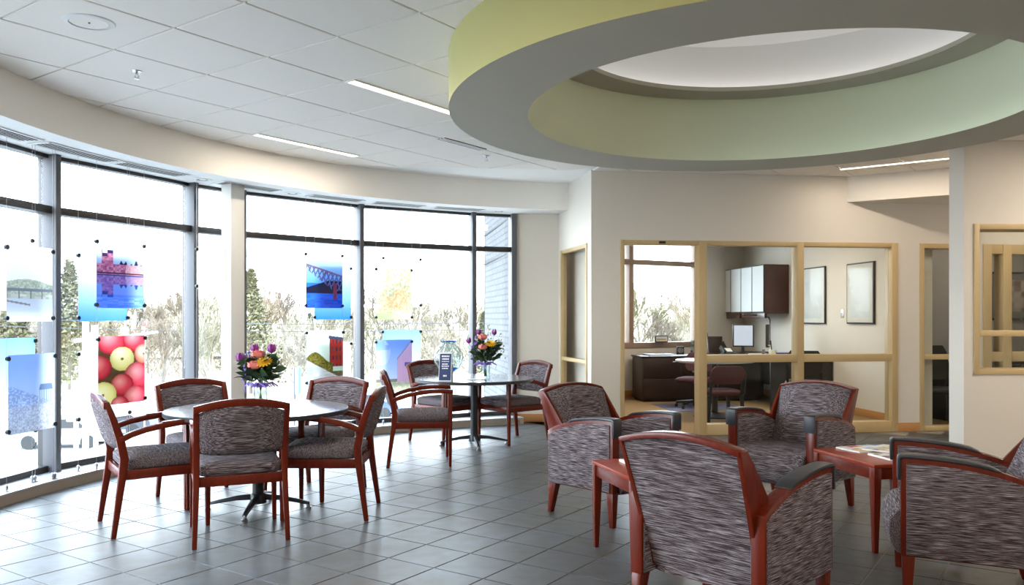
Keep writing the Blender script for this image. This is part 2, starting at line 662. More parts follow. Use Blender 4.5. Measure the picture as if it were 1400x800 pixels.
full_me = MB().box((0, 0, -0.006), (TS-0.014, TS-0.014, 0.012)).mesh('ceiling_tile', M['tile'], bevel=0.003, seg=1)
far_tiles = MB()
for c, poly, ar in tile_polys():
    if c.y < -2.6 or c.x > 6.6:
        continue
    if c.y < 1.2:
        far_tiles.prism(poly, Z_CEIL-0.012, Z_CEIL)
    elif ar > (TS-0.015)**2*0.998:
        linked('ceiling_tile', full_me, ceiling, (c.x, c.y, Z_CEIL), -TA)
    else:
        MB().prism(poly, Z_CEIL-0.012, Z_CEIL).build('ceiling_tile', M['tile'], ceiling, smooth=0)
far_tiles.build('ceiling_tiles', M['tile'], ceiling, kind='stuff', smooth=0)

# ---- the round dropped ring and the recess above it
ring = thing('trim_1', (C.x, C.y, 0), kind='structure', label='round dropped ring of the ceiling with green sides around a white recess')
Z_RING, Z_LIP = 2.555, 3.04
MB().lathe([(R_RING, Z_RING), (R_RING, Z_CEIL)], 128).build('outer_face', M['green'], ring)
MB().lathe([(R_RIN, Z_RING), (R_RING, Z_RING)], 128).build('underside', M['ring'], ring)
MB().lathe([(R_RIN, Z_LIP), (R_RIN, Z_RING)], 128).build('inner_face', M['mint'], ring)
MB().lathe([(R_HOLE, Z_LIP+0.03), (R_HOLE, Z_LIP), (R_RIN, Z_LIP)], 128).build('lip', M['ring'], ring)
MB().lathe([(R_HOLE, Z_LIP+0.03), (1.62, Z_LIP+0.03), (1.62, 3.50), (1.45, 3.62), (1.1, 3.70), (0.6, 3.73), (0.001, 3.74)], 96).build('recess', M['white'], ring)
MB().lathe([(1.50, Z_LIP+0.05), (1.57, Z_LIP+0.05), (1.57, Z_LIP+0.09), (1.50, Z_LIP+0.09), (1.50, Z_LIP+0.05)], 96).build('cove_light', M['cove'], ring)

# ---- curved soffit over the windows: fascia and underside, then straight behind the camera


def path(c, r, a0, step=3.0):
    pts = []
    a = a0
    while a < 180:
        pts.append(arc(c, r, a))
        a += step
    pts.append((c.x-r, c.y))
    pts.append((c.x-r, -3.0))
    return pts


sof = MB()
pi_, po_ = path(C, R_FASCIA, 100.3), path(C, 5.62, 100.3)
k = len(pi_)
vs = [(x, y, Z_SOFFIT) for x, y in pi_]+[(x, y, Z_CEIL+.05) for x, y in pi_]
MB().add(vs, [(i, i+1, k+i+1, k+i) for i in range(k-1)]).build('trim_2', M['plaster'], kind='structure', label='curved plaster fascia above the windows', smooth=30)
vs = [(x, y, Z_SOFFIT) for x, y in pi_]+[(x, y, Z_SOFFIT) for x, y in po_]
MB().add(vs, [(i, k+i, k+i+1, i+1) for i in range(k-1)]).build('trim_3', M['white'], kind='structure', label='white soffit underside along the curved window wall')
pe = path(C, 5.62, 98.0)
k = len(pe)
vs = [(x, y, Z_SOFFIT) for x, y in pe]+[(x, y, 4.0) for x, y in pe]
MB().add(vs, [(i, i+1, k+i+1, k+i) for i in range(k-1)]).build('wall_facade', M['brick'], kind='structure', label='outer wall above the curved windows')
MB().bb((-4.2, -3.2, 4.0), (7.4, 15.5, 4.1)).build('roof', M['white'], kind='structure', label='roof slab', smooth=0)

# ---- curb and sill
pc, ps = path(C, R_CURB, 106.5), path(CG, R_GLASS+0.10, 106.5)
k = len(pc)
vs = [(x, y, -0.2) for x, y in pc]+[(x, y, 0.078) for x, y in pc]
MB().add(vs, [(i, i+1, k+i+1, k+i) for i in range(k-1)]).build('baseboard_window', M['curb'], kind='structure', label='tan curb along the foot of the curved windows')
vs = [(x, y, 0.082) for x, y in pc]+[(x, y, 0.082) for x, y in ps]+[(x, y, 0.070) for x, y in pc]+[(x, y, 0.070) for x, y in ps]
MB().add(vs, [q for i in range(k-1) for q in ((i, i+1, k+i+1, k+i), (2*k+i, 3*k+i, 3*k+i+1, 2*k+i+1), (i, 2*k+i, 2*k+i+1, i+1))]).build('trim_4', M['sill'], kind='structure', label='pale metal sill below the curved windows')

# ---- curved glazing: one structure per bay, with mullion, transom bars and two panes
bay_angles = [ang_of(700.5, CG, R_GLASS), ang_of(646, CG, R_GLASS), ang_of(491, CG, R_GLASS)]
bay_angles += [bay_angles[2]+15.55, ang_of(261, CG, R_GLASS), ang_of(69, CG, R_GLASS)]
bay_angles += [bay_angles[5]+15.7]
nodes = [(arc(CG, R_GLASS+0.02, a), a) for a in bay_angles]
xl = nodes[-1][0][0]
nodes += [((xl-0.02, nodes[-1][0][1]-1.45), 180), ((xl-0.02, nodes[-1][0][1]-2.9), 180)]
bay_names = ['narrow end bay by the brick wing', 'bay behind the far table', 'bay right of the white column', 'narrow bay left of the white column',
             'bay with the apples panel', 'leftmost bay in view', 'bay beside the camera', 'bay behind the camera']
Z0, Z1 = 0.08, Z_SOFFIT
for i in range(len(nodes)-1):
    (a, aa), (b, ba) = nodes[i], nodes[i+1]
    a, b = Vector(a), Vector(b)
    L = (b-a).length
    u = (b-a)/L
    win = thing('window_%d' % (i+1), (a.x, a.y, 0), atan2(u.y, u.x), kind='structure', label='tall window, '+bay_names[i])
    # local x runs along the bay, local -y ... outward is the side away from the centre
    o = 1 if Vector((-u.y, u.x)).dot(a-CG) > 0 else -1
    g = 0.028
    for z0, z1 in ((Z0+0.05, Z_TRANSOM-0.03), (Z_TRANSOM+0.03, Z1-0.03)):
        MB().bb((g, o*0.035-0.004, z0), (L-g, o*0.035+0.004, z1)).build('pane', M['glass'], win, smooth=0)
    MB().bb((g, min(-o*0.06, o*0.07), Z_TRANSOM-0.03), (L-g, max(-o*0.06, o*0.07), Z_TRANSOM+0.03)).build('transom', M['alu_dark'], win, bevel=0.003)
    MB().bb((g, min(-o*0.02, o*0.07), Z0), (L-g, max(-o*0.02, o*0.07), Z0+0.05)).build('bottom_rail', M['alu_dark'], win, bevel=0.003)
    MB().bb((g, min(-o*0.02, o*0.07), Z1-0.03), (L-g, max(-o*0.02, o*0.07), Z1)).build('top_rail', M['alu_dark'], win, bevel=0.003)
    m = Matrix.Rotation(radians(aa+90)-atan2(u.y, u.x), 4, 'Z')
    MB().bb((-0.026, -0.03, Z0), (0.026, 0.10, Z1), m).build('mullion', M['alu'], win, bevel=0.003)
    MB().bb((-0.020, -0.085, Z0), (0.020, -0.03, Z1), m).build('glazing_cap', M['alu_dark'], win, bevel=0.003)

# ---- white column
pcol = ray_circle(318.5, C, 5.20)
ca = radians(144.8)
MB().box((pcol.x, pcol.y, Z_SOFFIT/2+0.02), (0.155, 0.155, Z_SOFFIT-0.04), ca).build('column', M['col'], kind='structure', label='square white column in front of the windows', bevel=0.006)

# ---- flat wall between the window and the corner, return wall, office wall
MB().bb((0.03, 10.20, -0.2), (0.62, 10.45, 4.0)).build('wall_corner', M['wall'], kind='structure', label='beige wall between the curved windows and the corner', smooth=0)
MB().bb((0.03, 10.185, 0), (0.58, 10.20, 0.10)).build('baseboard_corner', M['base_wood'], kind='structure', label='oak baseboard below the beige corner wall', bevel=0.003)
MB().bb((0.0, 10.15, -0.2), (0.06, 10.40, 4.0)).build('wall_jamb', M['alu'], kind='structure', label='metal end jamb of the curved windows', smooth=0)
r0, r1 = Vector((0.57, 10.25)), WO.copy()
ru = (r1-r0).normalized()
rl = (r1-r0).length
ret = thing('wall_return', (r0.x, r0.y, 0), atan2(ru.y, ru.x), kind='structure', label='white return wall with the narrow window')


def ret_x(px):
    kk = (px-700)/F
    return (kk*r0.y-r0.x)/(ru.x-kk*ru.y)


wx0, wx1 = ret_x(767), ret_x(803)


def ret_box(x0, x1, z0, z1, nm='wall_segment'):
    MB().bb((x0, 0.0, z0), (x1, 0.05, z1)).build(nm, M['wall'], ret, smooth=0)


ret_box(-0.2, wx0, -0.2, 4)
ret_box(wx1, rl-0.015, -0.2, 4)
ret_box(wx0, wx1, 2.12, 4)
w9 = thing('window_9', (r0.x, r0.y, 0), atan2(ru.y, ru.x), kind='structure', label='narrow tan framed sidelight in the white return wall')


def framed(par, x0, x1, z0, z1, verts, rails, y0=-0.012, y1=0.14, fw=0.045, mname='frame', gl=True, gy=None, gm='iglass'):
    """a timber frame: jambs at the ends, posts, rails and one pane per opening (local x, z)"""
    xs = [x0]+list(verts)+[x1]
    for i, x in enumerate(xs):
        a = x if i == 0 else (x-fw if i == len(xs)-1 else x-fw/2)
        MB().bb((a, y0, z0), (a+fw, y1, z1)).build('jamb' if i in (0, len(xs)-1) else 'post', M[mname], par, bevel=0.004)
    zs = [(z0, z0+fw)]+[(z-fw/2, z+fw/2) for z in rails]+[(z1-fw, z1)]
    for i in range(len(xs)-1):
        a = xs[i]+(fw if i == 0 else fw/2)
        b = xs[i+1]-(fw if i == len(xs)-2 else fw/2)
        for z in zs:
            MB().bb((a, y0+0.006, z[0]), (b, y1-0.006, z[1])).build('rail', M[mname], par, bevel=0.003)
        # thin inner stop bead, then the pane
        if gl:
            for q in range(len(zs)-1):
                yy = (y0+y1)/2 if gy is None else gy
                MB().bb((a, yy-0.003, zs[q][1]), (b, yy+0.003, zs[q+1][0])).build('pane', M[gm], par, smooth=0)


framed(w9, wx0, wx1, 0.0, 2.12, [], [0.80], y1=0.06, gm='pglass')

# ---- office wall: glazed front
H_HEAD = 2.145
tj0, tj1 = wall_t(848), wall_t(1227)
td0, td1 = wall_t(1257), wall_t(1335)
tb0 = wall_t(1452)
offw = thing('wall_office', (WO.x, WO.y, 0), W_ANG, kind='structure', label='beige wall around the glazed office front')
for x0, x1, z0, z1 in ((-0.012, tj0, -.2, 4), (tj1, td0, -.2, 4), (td1, 4.60, -.2, 4), (tj0, tj1, H_HEAD, 4), (td0, td1, H_HEAD, 4), (4.60, 6.2, H_HEAD, 4), (6.2, 7.5, -.2, 4)):
    MB().bb((x0, 0, z0), (x1, 0.12, z1)).build('wall_segment', M['wall'], offw, smooth=0)
for x0, x1 in ((tj1, td0),):
    MB().bb((x0, -0.014, 0), (x1, 0, 0.10)).build('baseboard', M['base_wood'], offw, bevel=0.003)
d1 = thing('door_1', (WO.x, WO.y, 0), W_ANG, kind='structure', label='open doorway of the glazed office with tan frame')
tm0, tm1 = wall_t(955), wall_t(966)
MB().bb((tj0, -0.015, 0), (tj0+0.045, 0.135, H_HEAD)).build('jamb', M['frame'], d1, bevel=0.004)
MB().bb((tm0, -0.015, 0), (tm1, 0.135, H_HEAD)).build('jamb', M['frame'], d1, bevel=0.004)
MB().bb((tj0+0.045, -0.009, H_HEAD-0.05), (tm0, 0.129, H_HEAD)).build('door_head', M['frame'], d1, bevel=0.004)
MB().box(((wall_t(905)), -0.014, H_HEAD-0.025), (0.075, 0.010, 0.028)).build('number_plate', M['black'], d1, label='small dark plate on the door head', bevel=0.002)
w10 = thing('window_10', (WO.x, WO.y, 0), W_ANG, kind='structure', label='two bay glazed office front with tan frame')
tmid = wall_t(1094)
# bays right of the door: lower rail taller
xs = [tm1, tmid-0.04, tmid+0.04, tj1-0.075]
MB().bb((tmid-0.04, -0.015, 0), (tmid+0.04, 0.135, H_HEAD)).build('post', M['frame'], w10, bevel=0.004)
MB().bb((tj1-0.075, -0.015, 0), (tj1, 0.135, H_HEAD)).build('jamb', M['frame'], w10, bevel=0.004)
for a, b in ((xs[0], xs[1]), (xs[2], xs[3])):
    for z0, z1 in ((0, 0.12), (0.80, 0.885), (H_HEAD-0.05, H_HEAD)):
        MB().bb((a, -0.010, z0), (b, 0.130, z1)).build('rail', M['frame'], w10, bevel=0.004)
    for z0, z1 in ((0.12, 0.80), (0.885, H_HEAD-0.05)):
        MB().bb((a, 0.055, z0), (b, 0.061, z1)).build('pane', M['iglass'], w10, smooth=0)
w11 = thing('window_11', (WO.x, WO.y, 0), W_ANG, kind='structure', label='narrow tan framed window beside the passage wall end')
framed(w11, td0, td1, 0.0, H_HEAD, [], [0.845], fw=0.055)
w12 = thing('window_12', (WO.x, WO.y, 0), W_ANG, kind='structure', label='tan framed window seen through the right wall window')
framed(w12, 4.60, 6.2, 0.0, H_HEAD, [4.905], [0.845], fw=0.11)
MB().prism([tuple(WO+WU*t+WN*d) for t, d in ((4.1, 1.75), (7.2, 1.75), (7.2, 1.85), (4.1, 1.85))], -.2, 4.0).build('wall_side_office', M['lilac_wall'], kind='structure', label='grey wall inside the small side office', smooth=0)

# ---- bulkhead of the passage, its lower ceiling, right wall with window
b0, b1 = Vector((3.76, 9.255)), Vector((5.6, 8.07))
bu = (b1-b0).normalized()
bk = MB()
vs = [(b0.x, b0.y, 2.6), (b1.x, b1.y, 2.6), (b1.x, b1.y, Z_CEIL+.05), (b0.x, b0.y, Z_CEIL+.05)]
bk.prism([(b0.x, b0.y), (b1.x, b1.y), (7.6, 8.0), (7.6, 9.8)], 2.6, Z_CEIL+0.02)
bk.build('trim_5', M['wall'], kind='structure', label='beige bulkhead over the passage', smooth=0)
wr = thing('wall_right', (4.055, 7.35, 0), 0, kind='structure', label='beige right wall with a tan framed window')
rx0, rz0, rz1 = (1331-1318)/F*7.35, 0.785, 2.14
for lo, hi in (((0, 0, -.2), (rx0, 0.25, 4)), ((rx0, 0, -.2), (1.9, 0.25, rz0)), ((rx0, 0, rz1), (1.9, 0.25, 4)), ((1.9, 0, -.2), (3.2, 0.25, 4))):
    MB().bb(lo, hi).build('wall_segment', M['wall'], wr, smooth=0)
w13 = thing('window_13', (4.055, 7.35, 0), 0, kind='structure', label='tan framed window in the right wall')
framed(w13, rx0, 1.9, rz0, rz1, [1.15], [(EYE-(456-YH)/F*7.35)], fw=0.05, y0=-0.015, y1=0.26)
MB().bb((6.9, -3.2, -.2), (7.1, 7.6, 4)).build('wall_side', M['wall'], kind='structure', label='side wall right of the camera', smooth=0)
MB().bb((-4.1, -3.2, -.2), (7.1, -3.0, 4)).build('wall_back', M['wall'], kind='structure', label='wall behind the camera', smooth=0)
MB().bb((-3.95, -3.2, -.2), (-3.80, nodes[-1][0][1]-0.03, 2.6)).build('wall_left', M['wall'], kind='structure', label='wall left of the camera', smooth=0)
MB().bb((7.4, 7.4, -.2), (7.6, 15.0, 4)).build('wall_passage', M['wall'], kind='structure', label='end wall of the passage', smooth=0)
# ---- office shell
RW0 = Vector((4.68, 10.25))                   # a point of the right office wall
rwu = WN.copy()                               # runs away from the lounge
back_a = Vector((1.85, 13.2))
back_u = Vector((1, 0.60)).normalized()
back_n = Vector((-back_u.y, back_u.x))


def cross(p, u, q, v):
    d = u.x*v.y-u.y*v.x
    t = ((q.x-p.x)*v.y-(q.y-p.y)*v.x)/d
    return p+u*t


corner = cross(RW0, rwu, back_a, back_u)
front_r = cross(RW0, rwu, WO+WN*0.12, WU)
oc = MB().prism([(0.99, 9.0), tuple(front_r+WU*3.2), (8.0, 14.5), tuple(corner+back_u*.3), tuple(back_a-back_u*1.2), (0.3, 12.4)], -0.2, 0.0)
oc.build('floor_office', M['carpet'], kind='structure', label='tan carpet floor of the glazed office', smooth=0)
MB().prism([(0.66, 10.3), (0.95, 9.0), tuple(front_r+WU*3.2), (8.0, 14.5), tuple(corner+back_u*.3), tuple(back_a-back_u*1.2), (-0.43, 12.5)], 2.62, 2.70).build('ceiling_office', M['white'], kind='structure', label='white ceiling of the glazed office', smooth=0)
orw = thing('wall_office_right', (front_r.x, front_r.y, 0), atan2(rwu.y, rwu.x), kind='structure', label='cream right wall of the glazed office')
L = (corner-front_r).length
MB().bb((0, -0.10, -.2), (L+0.1, 0, 2.65)).build('wall_segment', M['wall'], orw, smooth=0)
MB().bb((0.0, 0, 0), (L, 0.012, 0.10)).build('baseboard', M['base_wood'], orw, bevel=0.003)
obk = thing('wall_office_back', (back_a.x, back_a.y, 0), atan2(back_u.y, back_u.x), kind='structure', label='cream back wall of the glazed office below its window')


def back_x(px):
    kk = (px-700)/F
    return (kk*back_a.y-back_a.x)/(back_u.x-kk*back_u.y)


bx0, bx1 = -0.5, back_x(955)
Lb = (corner-back_a).length
for x0, x1, z0, z1 in ((-1.3, bx0, -.2, 4), (bx0, bx1, -.2, 0.80), (bx0, bx1, 2.62, 4), (bx1, Lb+.1, -.2, 4)):
    MB().bb((x0, 0, z0), (x1, 0.2, z1)).build('wall_segment', M['wall'], obk, smooth=0)
MB().bb((-1.2, -0.012, 0), (Lb-.1, 0, 0.12)).build('baseboard', M['base_wood'], obk, bevel=0.003)
M['alu_warm'] = mat('tan_window_metal', (0.30, 0.21, 0.145), rough=0.5)
w14 = thing('window_14', (back_a.x, back_a.y, 0), atan2(back_u.y, back_u.x), kind='structure', label='exterior window of the glazed office')
bm0 = back_x(863)
for z0, z1 in ((0.80, 0.89), (2.16, 2.24), (2.56, 2.62)):
    MB().bb((bx0, -0.015, z0), (bx1, 0.14, z1)).build('rail', M['alu_warm'], w14, bevel=0.003)
for x in (bx0, bm0-0.045, bx1-0.07):
    MB().bb((x, -0.010, 0.89), (x+0.09 if x != bx0 else x+.05, 0.12, 2.56)).build('mullion', M['alu_warm'], w14, bevel=0.003)
for x0, x1 in ((bx0+.05, bm0-.045), (bm0+.045, bx1-.07)):
    for z0, z1 in ((0.89, 2.16), (2.24, 2.56)):
        MB().bb((x0, 0.07, z0), (x1, 0.076, z1)).build('pane', M['glass'], w14, smooth=0)
# partition between the two offices and the room behind the narrow sidelight
MB().prism([(0.93, 9.0), (1.05, 9.0), (0.50, 13.2), (0.38, 13.2)], -.2, 2.65).build('wall_partition', M['wall'], kind='structure', label='partition between the offices', smooth=0)
MB().prism([(-0.02, 10.3), (0.10, 10.3), (-0.30, 12.75), (-0.43, 12.75)], -6, 4.0).build('wall_brick_wing', M['brick'], kind='structure', label='grey brick wing outside the end of the curved windows', smooth=0)
MB().bb((-0.43, 12.70, -6), (0.95, 12.9, 4.0)).build('wall_wing_end', M['brick'], kind='structure', label='end wall of the brick wing', smooth=0)
jm = thing('trim_6', (0, 0, 0), kind='structure', label='dark recessed joints in the brick wing')
for z in (2.56, 2.12):
    MB().prism([(-0.035, 10.4), (-0.028, 10.4), (-0.43-0.015, 12.75), (-0.43-0.022, 12.75)], z-0.012, z+0.012).build('joint', M['rubber'], jm, smooth=0)
MB().prism([(0.1, 10.3), (0.9, 9.0), (0.4, 12.9), (-0.4, 12.9)], -0.2, 0.0).build('floor_side_room', M['carpet'], kind='structure', label='floor of the room behind the narrow sidelight', smooth=0)

# ================================================================== ceiling fittings
def linear_light(c, label, length=1.24, w=0.072, watts=12):
    """recessed linear lamp along the ceiling grid"""
    t = thing('linear_ceiling_light', (c[0], c[1], Z_CEIL-0.012), -TA+pi/2, label=label, cat='ceiling light', group='recessed linear ceiling lights')
    MB().bb((-length/2, -w/2, -0.004), (length/2, w/2, 0.0)).build('diffuser', M['tube'], t, smooth=0)
    f = MB()
    for s in (-1, 1):
        f.bb((-length/2-0.012, s*(w/2+0.006)-0.006, -0.008), (length/2+0.012, s*(w/2+0.006)+0.006, 0.002))
        f.bb((s*(length/2+0.006)-0.006, -w/2, -0.008), (s*(length/2+0.006)+0.006, w/2, 0.002))
    f.build('trim', M['tee'], t, smooth=0)
    ld = bpy.data.lights.new('lamp_glow', 'AREA')
    ld.shape = 'RECTANGLE'
    ld.size, ld.size_y = length, w
    ld.energy = watts*LAMP
    ld.color = (1.0, 0.88, 0.74)
    lo = bpy.data.objects.new('lamp_glow', ld)
    COL.objects.link(lo)
    lo.parent = t
    lo.location = (0, 0, -0.012)
    return t


def grid_c(i, j):
    return ta*(TP[0]+i*TS)+tb_*(TP[1]+j*TS)


def light_between(pa, pb):
    a, b = gp(*pa, Z_CEIL), gp(*pb, Z_CEIL)
    return ((a.x+b.x)/2, (a.y+b.y)/2), (a-b).length


c1_, l1_ = light_between((347, 182), (489, 211))
linear_light(c1_, 'warm linear lamp in the ceiling tiles nearest the curved fascia', length=l1_)
a1 = gp(480, 108, Z_CEIL)
c2_ = (a1.x+tb_.x*l1_/2, a1.y+tb_.y*l1_/2)
linear_light(c2_, 'warm linear ceiling lamp running in behind the green ring', length=l1_)
a3 = gp(1149, 229.5, Z_CEIL)
b3 = gp(1300, 214, Z_CEIL)
u3 = (Vector((b3.x, b3.y))-Vector((a3.x, a3.y))).normalized()
t3 = linear_light((a3.x+u3.x*0.75, a3.y+u3.y*0.75), 'warm linear ceiling lamp between the ring and the passage bulkhead', length=1.5)
t3.rotation_euler[2] = atan2(u3.y, u3.x)
for q, wh_ in (((-1.6, 2.2), 'left of the camera'), ((0.6, 0.6), 'just before the camera'), ((2.6, -0.6), 'behind the camera to the right'), ((4.4, 1.6), 'right of the camera'),
               ((5.6, 3.6), 'near the side wall'), ((-1.2, -0.8), 'behind the camera to the left'), ((5.2, 6.2), 'near the right wall window')):
    linear_light(q, 'added warm ceiling fill lamp out of the picture, '+wh_, watts=34)  # unseen lamps added as fill to brighten the lounge

# lamps added to light the rooms beyond (out of sight above their openings)
def room_fill_lamp(loc, label, watts, sx=1.2, sy=0.3):
    t = thing('office_fill_light', loc, W_ANG, label=label, cat='ceiling light')
    MB().bb((-sx/2, -sy/2, 0.0), (sx/2, sy/2, 0.02)).build('diffuser', M['tube'], t, smooth=0)
    ld = bpy.data.lights.new('lamp_glow', 'AREA')
    ld.shape = 'RECTANGLE'
    ld.size, ld.size_y = sx, sy
    ld.energy = watts*LAMP
    ld.color = (1.0, 0.86, 0.70)
    lo = bpy.data.objects.new('lamp_glow', ld)
    COL.objects.link(lo)
    lo.parent = t
    lo.location = (0, 0, -0.01)


room_fill_lamp((2.9, 11.0, 2.59), 'added fill lamp in the glazed office ceiling', 34)
room_fill_lamp((0.45, 11.4, 2.59), 'added fill lamp in the room behind the narrow sidelight', 4, 0.6)
room_fill_lamp((6.3, 10.4, 2.59), 'added fill lamp in the small side office', 3.5, 0.9)
room_fill_lamp((5.9, 8.9, 2.57), 'added fill lamp in the passage', 3, 0.6)

# loudspeaker, sprinklers, diffuser
p = gp(122, 30, Z_CEIL-0.012)
sp = thing('ceiling_speaker', p, label='round white loudspeaker set in a ceiling tile', cat='speaker')
MB().lathe([(0.001, -0.004), (0.095, -0.006), (0.10, -0.002), (0.10, 0)], 40).build('grille', M['tile'], sp)
MB().lathe([(0.102, 0), (0.102, -0.010), (0.125, -0.006), (0.13, 0)], 40).build('rim', M['white'], sp)
MB().lathe([(0.001, -0.010), (0.005, -0.009), (0.006, -0.004)], 10).build('screw', M['grey'], sp)


def sprinkler(px, py, label):
    p = gp(px, py, Z_CEIL-0.012)
    t = thing('sprinkler_head', p, label=label, cat='sprinkler', group='ceiling sprinklers')
    MB().lathe([(0.001, -0.006), (0.028, -0.005), (0.032, 0)], 16).build('escutcheon', M['steel'], t)
    MB().tube([(0, 0, -0.004), (0, 0, -0.022)], 0.007, 8).build('body', M['steel'], t)
    for s in (-1, 1):
        MB().tube([(0.004*s, 0, -0.020), (0.013*s, 0, -0.034), (0.003*s, 0, -0.050)], 0.0025, 6).build('arm', M['steel'], t)
    MB().lathe([(0.001, -0.054), (0.018, -0.053), (0.018, -0.050), (0.001, -0.049)], 12).build('deflector', M['steel'], t)


sprinkler(187, 97, 'small sprinkler head in the tiles near the loudspeaker')
sprinkler(665, 213, 'small sprinkler head in the tiles just left of the ring')
p = gp(632, 197, Z_CEIL-0.012)
ag = thing('air_diffuser', (p.x, p.y, p.z), -TA+pi/2, label='slotted air diffuser in the ceiling at the ring edge', cat='vent')
MB().bb((-0.30, -0.05, -0.004), (0.30, 0.05, 0)).build('plate', M['black'], ag, smooth=0)
for s in (-1, 0, 1):
    MB().bb((-0.31, s*0.035-0.008, -0.010), (0.31, s*0.035+0.008, -0.002)).build('slat', M['tee'], ag, smooth=0)

# soffit grilles and downlights, by where they stand along the curve
R_V = 5.16


def on_curve(a, r=R_V, c=C):
    x, y = arc(c, r, a)
    return x, y


vents = [((0, 45), 'nearest soffit air grille, cut by the left picture edge'), ((53, 157), 'soffit air grille above the leftmost wide mullion'),
         ((160, 250), 'soffit air grille above the bay with the apples panel'), ((298, 378), 'soffit air grille just right of the white column top'),
         ((422, 494), 'soffit air grille above the blue bridge panel'), ((508, 578), 'soffit air grille above the pale foliage panel'),
         ((592, 660), 'farthest soffit air grille, before the brick wing bay')]
for (pa, pb), lab in vents:
    aa, ab = ang_of(max(pa, -60), C, R_V), ang_of(pb, C, R_V)
    am = (aa+ab)/2
    if pa == 0:
        am, half = ab+3.6, 3.6
    else:
        half = abs(aa-ab)/2
    t = thing('soffit_air_grille', (*on_curve(am), Z_SOFFIT), radians(am-90), label=lab, cat='vent', group='air grilles in the window soffit')
    Lg = 2*R_V*radians(half)*0.97
    wgl = 0.20

    def seg(name, y, wd, z, m, k=7):
        o_, i_ = [], []
        for q in range(k):
            th = (q/(k-1)-0.5)*Lg/R_V
            for lst, rr in ((o_, R_V+y+wd/2), (i_, R_V+y-wd/2)):
                lst.append((-rr*sin(-th)*1.0, rr*cos(th)-R_V))
        poly = o_+i_[::-1]
        MB().prism(poly, z-0.0015, z).build(name, m, t, smooth=0)
    seg('throat', 0, wgl-0.03, -0.001, M['void'])
    for q in range(5):
        seg('slat', (q-2)*0.034, 0.009, -0.0022, M['white'])
    for s in (-1, 1):
        seg('rim', s*(wgl/2-0.008), 0.018, -0.006, M['white'])
        MB().box((s*Lg/2, 0, -0.006), (0.02, wgl, 0.006)).build('end_rim', M['white'], t, smooth=0)
for px, lab in ((277, 'recessed soffit downlight left of the white column'), (400, 'recessed soffit downlight right of the white column'), (682, 'recessed soffit downlight nearest the corner wall')):
    a = ang_of(px, C, 5.18)
    t = thing('soffit_downlight', (*on_curve(a, 5.18), Z_SOFFIT), 0, label=lab, cat='downlight', group='downlights in the window soffit')
    MB().lathe([(0.055, -0.002), (0.06, -0.006), (0.085, -0.004), (0.088, 0)], 24).build('trim_ring', M['white'], t)
    MB().lathe([(0.001, -0.0015), (0.030, -0.0015)], 20).build('lamp_face', M['white'], t)
    MB().lathe([(0.030, -0.001), (0.056, -0.001)], 20).build('reflector', M['black'], t)


